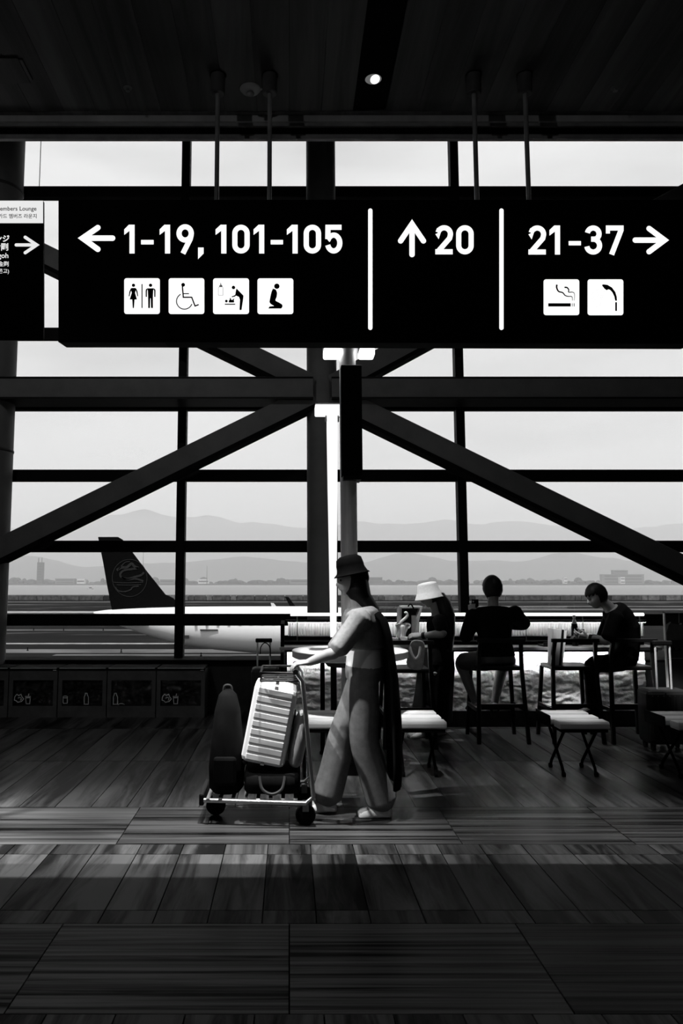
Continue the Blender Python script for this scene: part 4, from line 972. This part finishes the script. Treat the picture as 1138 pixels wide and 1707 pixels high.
def hand(mb, w_, d, nrm, side, curl=.5, s=1.0, curls=None):
    d = V(d).normalized(); nrm = V(nrm); nrm = (nrm - d*nrm.dot(d)).normalized(); sd = d.cross(nrm).normalized()*side
    w_ = V(w_); rs = []
    for t, wd, th in ((-.01,.022,.017),(.02,.030,.017),(.055,.040,.015),(.082,.040,.013),(.09,.034,.010)):
        c = w_ + d*t*s; rs.append([c + sd*wd*s*math.cos(2*PI*k/14) + nrm*th*s*math.sin(2*PI*k/14) for k in range(14)])
    mb.rings(rs)
    for j, (o, ln, r) in enumerate(((.030,.070,.0088),(.010,.078,.0092),(-.011,.073,.0088),(-.030,.058,.0078))):
        a = 0; p = w_ + d*.078*s + sd*o*s; pts = [p - d*.02*s, p]; dd = (d + sd*o*2.2).normalized(); cu = curls[j] if curls else curl
        for f in (.45, .32, .26):
            a += cu*.75; q_ = dd*math.cos(a) + nrm*math.sin(a); p = p + q_*ln*f*s; pts.append(p)
        mb.tube(pts, [r*s, r*s, r*.96*s, r*.88*s, r*.62*s], 9)
    p = w_ + d*.022*s + sd*.026*s; td = (d*.62 + sd*.72 + nrm*.25).normalized(); t2 = (d*.85 + sd*.25 + nrm*.45).normalized()
    mb.tube([p - td*.015*s, p, p+td*.035*s, p+td*.035*s+t2*.028*s, p+td*.035*s+t2*.048*s], [.012*s, .0125*s, .0105*s, .0095*s, .006*s], 9)
def torso_rings(J, ex=0.0, lo=0.0, hi=1.0, prof=None, n=24):
    pel, nb = V(J['pel']), V(J['nb']); R0 = (V(J['hR'])-V(J['hL'])).normalized(); R1 = (V(J['sR'])-V(J['sL'])).normalized()
    mid = V(J['mid']) if 'mid' in J else pel.lerp(nb, .5)
    crv = crom([pel, mid, nb], 10); prof = prof or [(-.14,.12,.10),(0,.165,.115),(.12,.160,.112),(.35,.132,.098),(.55,.145,.108),(.74,.168,.112),(.88,.172,.098),(.96,.12,.078),(1.03,.062,.058)]
    rs = []
    for t, a, b in prof:
        if t < lo-1e-6 or t > hi+1e-6: continue
        tt = max(0, min(1, t)); i = min(int(tt*20), 19); c = crv[i].lerp(crv[i+1], tt*20-i)
        ax = (crv[min(i+1,20)]-crv[max(i-1,0)]).normalized()
        if t < 0 or t > 1: c = c + ax*(t-tt)*(nb-pel).length
        r = R0.lerp(R1, tt); r = (r - ax*r.dot(ax)).normalized(); f = ax.cross(r)
        sw = J.get('w', 1.0)
        rs.append([c + r*(a*sw+ex)*math.cos(2*PI*k/n) + f*(b*sw+ex)*math.sin(2*PI*k/n) for k in range(n)])
    return rs
def foot(mb, an, toe, ex=0.0, drop=.075, wide=.042):
    an, toe = V(an), V(toe); d = V((toe.x-an.x, toe.y-an.y, 0)); d.normalize(); s = V((-d.y, d.x, 0)); L_ = max(.16, (V((toe.x,toe.y,0))-V((an.x,an.y,0))).length)
    base = an.z - drop; rs = []
    dz = toe.z - an.z + drop - .03 if toe.z - an.z < -.2 else 0
    for t, wd, h in ((-.065,.022,.05),(-.055,.034,.075),(0,.040,.09),(.35,.042,.072),(.65,.050,.052),(.88,.046,.040),(1.0,.028,.028)):
        c = an + d*(t*L_ if t > 0 else t); c.z = base; wd = wd*wide/.042+ex; h = h+ex
        rs.append([c + s*wd*x + V((0,0,h*z)) for x, z in ((-.9,0),(-1,.15),(-1,.45),(-.75,.82),(-.3,1),(.3,1),(.75,.82),(1,.45),(1,.15),(.9,0))])
    return mb.rings(rs)
def body(J, M, t, hands, fwd, legr=(.085,.06,.052,.036), feet=True):
    mb = MB(); head(mb, M)
    hc = M.translation; chin = M @ V((0, -.02, -.06))
    limb(mb, [(V(J['nb'])+V((0,0,-.03)), .062), (V(J['nb']).lerp(chin, .5), .054), (chin, .052)])
    mb.rings(torso_rings(J))
    for s in 'LR':
        S, E, W = V(J['s'+s]), V(J['e'+s]), V(J['w'+s])
        limb(mb, [(S, .058), (S.lerp(E,.35), .048), (E, .038), (E.lerp(W,.35), .039), (W, .026)])
        h_ = hands[s]; hand(mb, W, h_[0], h_[1], h_[2], h_[3], h_[4] if len(h_) > 4 else 1.0)
        H, Kn, An = V(J['h'+s]), V(J['k'+s]), V(J['a'+s])
        limb(mb, [(H, legr[0]+.01), (H.lerp(Kn,.4), legr[0]*.9), (Kn, legr[1]), (Kn.lerp(An,.35), legr[2]+.006), (An, legr[3])])
        if feet: foot(mb, An, J['t'+s])
    o = mb.build('body', M_skin, t, remesh=.0055, relax=2)
    return o
def sleeve(mb, J, s, frac, r0=.072, r1=.06, fl=0.0):
    S, E, W = V(J['s'+s]), V(J['e'+s]), V(J['w'+s])
    if frac <= 1: end = S.lerp(E, frac); return limb(mb, [(S, r0), (S.lerp(E, frac*.5), (r0+r1)/2), (end, r1)])
    end = E.lerp(W, frac-1); return limb(mb, [(S, r0), (S.lerp(E,.5), (r0+r1)/2), (E, r1), (end, r1-.008+fl)])
def shoe(an, toe, t, m, drop=.075, sole=True):
    o = foot(MB(), an, toe, .010, drop+.012).build('shoe', m, t, smooth='all', sub=1)
    return o
# ---- woman pushing the trolley, walking left
Yw = 5.42
t = thing('person', (X(610, Yw, 1350), Yw, 0), 'walking woman in black hat, white top and wide grey trousers, pushing the luggage trolley', 'person')
J = dict(pel=P(607,1112,Yw), mid=P(607,1065,Yw), nb=P(599,1010,Yw), hL=P(606,1130,5.33), hR=P(606,1130,5.51), sL=P(603,1028,5.24), sR=P(601,1028,5.60),
         eL=P(562,1085,5.20), eR=P(556,1086,5.64), wL=P(516,1104,5.25), wR=P(512,1105,5.58),
         kL=P(607,1236,5.34), kR=P(569,1232,5.52), aL=P(636,1336,5.38), aR=P(545,1333,5.50), tL=P(598,1356,5.38), tR=P(506,1345,5.50), w=.92)
for a in ('aL', 'aR'): J[a].z = .085
for a in ('tL', 'tR'): J[a].z = .02
HM = headM(P(586,966,Yw), (-1, .0, -.12), s=1.0)
body(J, HM, t, dict(L=((-1,0,-.05),(0,.25,-1),-1,.75), R=((-1,0,-.05),(0,-.25,-1),1,.75)), (-1,0,0))
eyes(HM, t)
hair(HM, t, vol=1.04)
q = MB(); rs = []
for px, py, a, b in ((595,966,.075,.09),(597,990,.085,.088),(614,1012,.07,.08),(622,1035,.055,.07),(624,1052,.03,.05),(624,1060,.012,.02)):
    c = P(px, py, Yw); rs.append([c + V((a*math.cos(2*PI*k/20)*(1+.06*math.sin(k*3)), b*1.1*math.sin(2*PI*k/20), 0)) for k in range(20)])
q.rings(rs).build('long_hair', M_hair, t, smooth='all')
hat = MB().lathe([(.118,.012),(.128,.0),(.122,.006),(.098,.03),(.096,.075),(.088,.115),(.06,.135),(.01,.14)], M=HM @ Matrix.Translation((0,-.006,.030)) @ Matrix.Rotation(-.08, 4, 'X'), n=32).build('hat', M_blackcloth, t, smooth='all')
q = MB().rings(torso_rings(J, .020, 0.0, .97, [(0,.165,.118),(.12,.158,.115),(.35,.145,.108),(.55,.150,.112),(.74,.168,.112),(.88,.172,.098),(.96,.12,.078)]))
for s in 'LR': sleeve(q, J, s, .55, .07, .066)
q.build('shirt', M_whitecloth, t, remesh=.009, relax=3)
q = MB().rings(torso_rings(J, .032, .34, .98, [(.36,.15,.112),(.55,.152,.114),(.74,.168,.112),(.88,.172,.098),(.97,.11,.075)]))
for s in 'LR': sleeve(q, J, s, .95, .078, .066)
q.build('cropped_cardigan', M_greycloth, t, remesh=.009, relax=3)
q = MB()
q.rings(torso_rings(J, .022, -.2, .08, [(-.2,.13,.11),(-.05,.165,.12),(.08,.158,.115)]))
for s in 'LR':
    H, Kn, An = V(J['h'+s]), V(J['k'+s]), V(J['a'+s])
    limb(q, [(H+V((0,0,.02)), .100), (H.lerp(Kn,.5), .102), (Kn, .098), (Kn.lerp(An,.5), .100), (An+V((0,0,.02)), .104)], 18)
q.build('wide_trousers', M_trouser, t, remesh=.010, relax=3)
# open long black coat hanging behind
q = MB(); rs = []
for px, py, a, b in ((606,1012,.05,.09),(616,1019,.065,.16),(628,1032,.065,.18),(637,1060,.06,.17),(646,1130,.065,.18),(650,1200,.07,.19),(652,1262,.07,.19),(652,1308,.06,.18)):
    c = P(px, py, Yw+.03); rs.append([c + V((a*math.cos(2*PI*k/24)*(1+.08*math.sin(k*4)), b*math.sin(2*PI*k/24)*(1+.05*math.sin(k*5)), 0)) for k in range(-6, 7)] + [c + V((a*.6*math.cos(2*PI*k/24)-.01, b*.93*math.sin(2*PI*k/24), 0)) for k in range(6, -7, -1)])
q.rings(rs).build('long_black_vest', M_blackcloth, t, smooth='all')
for s in 'LR':
    shoe(J['a'+s], J['t'+s], t, M_shoew, .075)
# ---- luggage trolley with cases
tc_ = thing('luggage_trolley', (X(430, Yw, 1330), Yw, 0), 'low chrome luggage trolley loaded with bags, pushed by the walking woman', 'trolley')
bx = lambda px, py=1320: X(px, Yw, py)
zpl = Z(1318, Yw)
for yy in (-.26, .26):
    MB().tube([(bx(345), Yw+yy*.75, zpl-.01), (bx(508), Yw+yy, zpl-.01), V((bx(520), Yw+yy, zpl+.03)), P(503, 1128, Yw) + V((0, yy, 0)), P(492, 1113, Yw) + V((0, yy, 0))], .015, 10).build('side_tube', M_chrome, tc_, smooth=True)
MB().tube([P(492,1113,Yw)+V((0,-.275,0)), P(492,1113,Yw)+V((0,.275,0))], .017, 12).build('handle_bar', M_black, tc_, smooth=True)
for px in (352, 372, 392, 412, 432, 452, 472, 492): MB().box((bx(px)-.012, Yw-.22, zpl-.006), (bx(px)+.012, Yw+.22, zpl+.006)).build('slat', M_chrome, tc_)
MB().box((bx(337), Yw-.2, zpl-.045), (bx(345), Yw+.2, zpl+.03)).build('front_bumper', M_black, tc_, bevel=.01)
for py in (1170, 1225, 1275): 
    pz = Z(py, Yw); f_ = (py-1128)/(1318-1128); xx = P(503,1128,Yw).x*(1-f_)+bx(520)*f_
    MB().tube([(xx, Yw-.25, pz), (xx, Yw+.25, pz)], .009, 8).build('cross_bar', M_chrome, tc_, smooth=True)
bk = MB()
b0, b1 = P(436, 1128, Yw), P(496, 1116, Yw)
for yy in (-.22, -.11, 0, .11, .22): bk.tube([(b1.x, Yw+yy, b1.z), (b1.x, Yw+yy, b0.z), (b0.x, Yw+yy, b0.z), (b0.x, Yw+yy, b1.z)], .006, 6)
for z in (b0.z, b1.z): bk.tube([(b0.x, Yw-.22, z), (b1.x, Yw-.22, z), (b1.x, Yw+.22, z), (b0.x, Yw+.22, z)], .008, 6, close=True)
bk.build('wire_basket', M_black, tc_, smooth=True)
for px, yy in ((360, 0), (508, -.22), (508, .22)):
    x_ = bx(px); fk = MB().box((x_-.02, Yw+yy-.03, .09), (x_+.02, Yw+yy+.03, zpl-.01)).build('wheel_fork', M_darkchrome, tc_)
    MB().lathe([(.02,-.018),(.06,-.018),(.065,-.01),(.065,.01),(.06,.018),(.02,.018)], n=20, M=Matrix.Translation((x_, Yw+yy, .065)) @ Matrix.Rotation(PI/2, 4, 'X')).build('wheel', M_blackm, fk, smooth=True)
# dark duffel on the platform
t = thing('duffel_bag', (X(435, Yw, 1290), Yw, zpl), 'flat black duffel bag lying on the trolley platform under the white case', 'bag')
x0_, x1_ = bx(409), bx(500); zd = Z(1274, Yw); zz0 = zpl+.008
rs = []
for u in (0, .05, .2, .5, .8, .95, 1):
    k_ = .75 if u in (0, 1) else (.93 if u in (.05, .95) else 1); x_ = x0_+(x1_-x0_)*u
    rs.append([V((x_, Yw+.21*k_*math.copysign(abs(math.cos(a))**.6, math.cos(a)), zz0+(zd-zz0)*(.5+.5*(k_ if u in (0,1) else 1)*math.copysign(abs(math.sin(a))**.6, math.sin(a))))) for a in [2*PI*j/20 for j in range(20)]])
MB().rings(rs).build('bag_body', M_blackcloth, t, smooth='all')
MB().tube(crom([(x0_+.1, Yw-.2, zd-.03), (x0_+.12, Yw-.225, zz0+.06), ((x0_+x1_)/2, Yw-.235, zz0+.03), (x1_-.12, Yw-.225, zz0+.06), (x1_-.1, Yw-.2, zd-.03)]), .010, 8).build('handle', M_dark, t, smooth=True)
# white ribbed suitcase, leaning back on the trolley
t = thing('white_suitcase', (X(440, Yw, 1270), Yw, zd), 'bright white ribbed hard suitcase standing tilted on the luggage trolley', 'suitcase')
c0 = P(437, 1271, Yw); up_ = (P(462, 1140, Yw)-c0); H_ = up_.length; up_.normalize(); M0 = Matrix.Translation(c0 + V((0,0,.004))) @ Matrix(((up_.z, 0, up_.x, 0), (0, 1, 0, 0), (-up_.x, 0, up_.z, 0), (0, 0, 0, 1)))
wd_ = .145
sh_ = MB().box((-wd_, -.19, .02), (wd_, .19, H_), M0).build('shell', mat('white_case_shell', .88, .35, spec=.4, var=.04), t, bevel=.035)
for k in range(9):
    z = .06+(H_-.10)*k/8; MB().box((-wd_+.03, -.193, z-.019), (wd_-.03, -.185, z+.019), M0).build('rib', bpy.data.materials['white_case_shell'], t, bevel=.005)
MB().box((-.012, -.1895, .02), (.012, .1895, H_+.002), M0).build('zip_band', M_greycloth, t)
MB().tube(crom([M0 @ V((0,-.07,H_)), M0 @ V((0,-.06,H_+.035)), M0 @ V((0,.06,H_+.035)), M0 @ V((0,.07,H_))]), .009, 8).build('handle', M_dark, t, smooth=True)
for a in (-.11, .11):
    for b in (-.15, .15): MB().ell((a, b, .012), (.02, .014, .018), 12, 8, M0).build('wheel', M_black, t, smooth='all')
t = thing('grey_carry_bag', (X(497, Yw, 1230), Yw, zd), 'pale grey soft bag squeezed between white suitcase and trolley back', 'bag')
M1 = Matrix.Translation(P(490, 1272, Yw)) @ M0.to_3x3().to_4x4()
q = MB(); rs = []
for z, a, b in ((.004,.035,.15),(.03,.05,.18),(.15,.056,.19),(.27,.05,.18),(.33,.035,.15),(.345,.012,.1)): rs.append([M1 @ V((a*math.cos(2*PI*k/20), b*math.copysign(abs(math.sin(2*PI*k/20))**.7, math.sin(2*PI*k/20)), z)) for k in range(20)])
q.rings(rs).build('bag_body', mat('pale_grey_nylon', .32, .6), t, smooth='all')
MB().tube(crom([M1 @ V((0,-.06,.335)), M1 @ V((0,-.05,.38)), M1 @ V((0,.05,.38)), M1 @ V((0,.06,.335))]), .008, 8).build('handle', M_dark, t, smooth=True)
t = thing('black_backpack', (X(375, Yw, 1280), Yw, zpl), 'black backpack at the front end of the luggage trolley', 'bag')
q = MB(); rs = []
zb_ = Z(1150, Yw)-zpl-.008
for z, a, b in ((0,.09,.13),(.05,.115,.17),(.25,.12,.18),(.5,.105,.17),(.8,.085,.14),(.95,.06,.1),(1,.03,.05)): rs.append([V((bx(378)+a*math.copysign(abs(math.cos(2*PI*k/24))**.75, math.cos(2*PI*k/24)), Yw+b*math.copysign(abs(math.sin(2*PI*k/24))**.75, math.sin(2*PI*k/24)), zpl+.008+zb_*z)) for k in range(24)])
q.rings(rs).build('bag_body', M_blackcloth, t, smooth='all')
MB().box((bx(378)-.075, Yw-.205, zpl+.08), (bx(378)+.075, Yw-.16, zpl+.26)).build('front_pocket', M_blackm, t, bevel=.02)
zt_ = zpl+zb_; MB().tube(crom([(bx(378)-.03, Yw, zt_-.01), (bx(378)-.02, Yw, zt_+.035), (bx(378)+.02, Yw, zt_+.035), (bx(378)+.03, Yw, zt_-.01)]), .008, 8).build('carry_loop', M_dark, t, smooth=True)
# ---- woman in the bucket hat
Yh = 8.13
t = thing('person', (X(722, Yh, 1220), Yh, 0), 'woman in a pale bucket hat and long black dress, standing at the counter', 'person')
J = dict(pel=P(728,1108,Yh), mid=P(733,1065,Yh), nb=P(729,1024,Yh), hL=P(726,1120,8.05), hR=P(726,1120,8.21), sL=P(732,1033,7.96), sR=P(730,1033,8.30),
         eL=P(738,1056,7.79), eR=P(722,1066,8.39), wL=P(702,1060,7.91), wR=P(694,1064,8.33), kL=P(722,1168,8.05), kR=P(728,1168,8.19), aL=P(703,1222,8.05), aR=P(732,1222,8.18), tL=P(688,1228,8.01), tR=P(720,1228,8.13), w=.92)
for a in ('aL', 'aR'): J[a].z = .085
for a in ('tL', 'tR'): J[a].z = .02
HM = headM(P(716,993,Yh), (-1, -.05, -.35), s=.98)
body(J, HM, t, dict(L=((-.95,.25,.05),(0,.6,-.8),-1,.5), R=((-.95,-.25,.0),(0,-.6,-.8),1,.5)), (-1,0,0)); eyes(HM, t)
hair(HM, t)
q = MB(); rs = []
for px, py, a, b in ((728,988,.07,.085),(737,1003,.085,.10),(744,1025,.085,.12),(746,1055,.07,.12),(746,1085,.045,.09),(745,1098,.015,.04)):
    c = P(px, py, Yh); rs.append([c + V((a*math.cos(2*PI*k/20)*(1+.05*math.sin(k*3)), b*math.sin(2*PI*k/20), 0)) for k in range(20)])
q.rings(rs).build('long_hair', M_hair, t, smooth='all')
HB = headM(P(713,994,Yh), (-1, -.05, -.12), s=1.1)
MB().lathe([(.135,-.028),(.145,-.036),(.138,-.030),(.112,.022),(.106,.026),(.096,.092),(.082,.108),(.045,.115),(.005,.117)], M=HB @ Matrix.Translation((0,-.012,.016)) @ Matrix.Rotation(-.06,4,'X'), n=36).build('bucket_hat', mat('pale_cotton_hat', .72, .85, var=.08, bump=.1, scale=60), t, smooth='all')
q = MB().rings(torso_rings(J, .026, 0, .97))
for s in 'LR': sleeve(q, J, s, .85, .074, .066)
rs = []
for px, py, r in ((731,1085,.155),(727,1115,.185),(724,1150,.19),(721,1180,.20),(719,1203,.205),(719,1205,.17)):
    c = P(px, py, Yh); rs.append([c + V((r*math.cos(2*PI*k/28)*(1+.05*math.sin(k*5)), r*.95*math.sin(2*PI*k/28)*(1+.05*math.sin(k*4)), 0)) for k in range(28)])
q.rings(rs); q.build('black_dress', M_blackcloth, t, remesh=.010, relax=2)
for s in 'LR': shoe(J['a'+s], J['t'+s], t, M_shoew)
w_ = V(J['wL']); e_ = V(J['eL']); MB().tube([w_.lerp(e_, .05), w_.lerp(e_, .20)], .034, 14).build('dark_wristband', M_black, t, smooth=True)
MB().ell(V(J['sL'])*.6+V(J['eL'])*.4 + V((-.02,-.07,0)), (.014,.008,.010), 10, 6).build('sleeve_pin', M_chrome, t, smooth='all')
# ---- man in black seen from behind
Ym = 7.95
t = thing('person', (X(826, Ym, 1150), Ym, 0), 'man in a black sweater and shorts seen from behind, sitting at the counter', 'person')
J = dict(pel=P(826,1094,Ym), mid=P(824,1055,Ym+.01), nb=P(821,1010,Ym+.05), hL=P(811,1101,Ym+.02), hR=P(842,1101,Ym+.02), sL=P(790,1025,Ym+.04), sR=P(856,1022,Ym+.04),
         eL=P(776,1062,Ym+.10), eR=P(872,1040,Ym+.22), wL=P(787,1022,Ym+.32), wR=P(836,1040,Ym+.42), kL=P(768,1103,Ym+.22), kR=P(838,1106,Ym+.42), aL=P(792,1172,Ym+.20), aR=P(824,1172,Ym+.36), tL=P(782,1180,Ym+.36), tR=P(822,1180,Ym+.54))
HM = headM(P(820,983,Ym+.07), (-.12, 1, -.18), s=1.1)
body(J, HM, t, dict(L=((.05,.5,.85),(.3,.8,-.3),-1,.6), R=((-.7,.5,.2),(-.3,.2,-1),-1,.5)), (0,1,0)); eyes(HM, t)
hair(HM, t, back=-.072, vol=1.05)
q = MB().rings(torso_rings(J, .030, -.1, .97))
for s in 'LR': sleeve(q, J, s, 1.75, .088, .066)
q.build('black_sweater', M_blackcloth, t, remesh=.010, relax=3)
q = MB().rings(torso_rings(J, .020, -.3, .05, [(-.14,.15,.11),(0,.168,.12),(.05,.168,.118)]))
for s in 'LR':
    H, Kn = V(J['h'+s]), V(J['k'+s]); limb(q, [(H, .105), (H.lerp(Kn,.5), .098), (H.lerp(Kn,.95), .088)], 16)
q.build('grey_shorts', mat('grey_shorts_cloth', .10, .9, var=.2), t, remesh=.010, relax=3)
for s in 'LR': shoe(J['a'+s], J['t'+s], t, M_blackm)
tp_ = thing('phone', P(791, 1008, Ym+.40), 'black phone held up beside the man in the black sweater', 'phone')
pm_ = P(792, 1010, Ym+.41); MB().box((pm_.x-.04, pm_.y-.006, pm_.z-.07), (pm_.x+.035, pm_.y+.006, pm_.z+.07)).build('case', M_black, tp_, bevel=.005)
for k in (0, 1): MB().ell((pm_.x-.022, pm_.y-.008, pm_.z+.045-.035*k), (.008,.004,.008), 10, 6).build('camera_lens', M_chrome, tp_, smooth='all')
# ---- man looking at his phone
Yr = 7.92
t = thing('person', (X(1034, Yr, 1150), Yr, 0), 'man in black bending over his phone at the right end of the counter', 'person')
J = dict(pel=P(1038,1096,Yr), mid=P(1044,1052,Yr), nb=P(1018,1012,Yr), hL=P(1036,1102,Yr-.09), hR=P(1036,1102,Yr+.09), sL=P(1026,1027,Yr-.18), sR=P(1020,1026,Yr+.18),
         eL=P(1012,1068,Yr-.25), eR=P(1004,1066,Yr+.24), wL=P(980,1063,Yr-.12), wR=P(974,1060,Yr+.12), kL=P(987,1110,Yr-.1), kR=P(986,1110,Yr+.14), aL=P(988,1180,Yr-.08), aR=P(986,1178,Yr+.12), tL=P(962,1188,Yr-.08), tR=P(960,1186,Yr+.12))
HM = headM(P(993,994,Yr), (-1, -.08, -.42), s=1.0)
body(J, HM, t, dict(L=((-1,.2,.15),(0,.7,.5),-1,.55), R=((-1,-.2,.15),(0,-.7,.5),1,.55)), (-1,0,0)); eyes(HM, t)
hair(HM, t, back=-.07, vol=1.04, fringe=.035)
q = MB().rings(torso_rings(J, .030, -.1, .97))
for s in 'LR': sleeve(q, J, s, .9, .082, .072)
q.build('black_shirt', M_blackcloth, t, remesh=.010, relax=3)
q = MB().rings(torso_rings(J, .018, -.3, .05, [(-.14,.15,.11),(0,.168,.12),(.05,.168,.118)]))
for s in 'LR':
    H, Kn, An = V(J['h'+s]), V(J['k'+s]), V(J['a'+s]); limb(q, [(H, .100), (H.lerp(Kn,.5), .09), (Kn, .078), (Kn.lerp(An,.5), .068), (An, .06)], 16)
q.build('black_trousers', M_blackcloth, t, remesh=.010, relax=3)
for s in 'LR': shoe(J['a'+s], J['t'+s], t, M_blackm)
w_ = V(J['wL']); e_ = V(J['eL']); MB().tube([w_.lerp(e_, .08), w_.lerp(e_, .24)], .036, 14).build('dark_watch', M_black, t, smooth=True)
tp_ = thing('phone', P(963, 1056, Yr), 'black phone held low by the man at the right end', 'phone')
pm_ = P(962, 1057, Yr); M2 = Matrix.Translation(pm_) @ Matrix.Rotation(.9, 4, 'Y')
MB().box((-.006, -.038, -.075), (.006, .038, .075), M2).build('case', M_black, tp_, bevel=.004)
MB().box((-.0075, -.034, -.068), (-.006, .034, .068), M2).build('screen', M_dark, tp_)
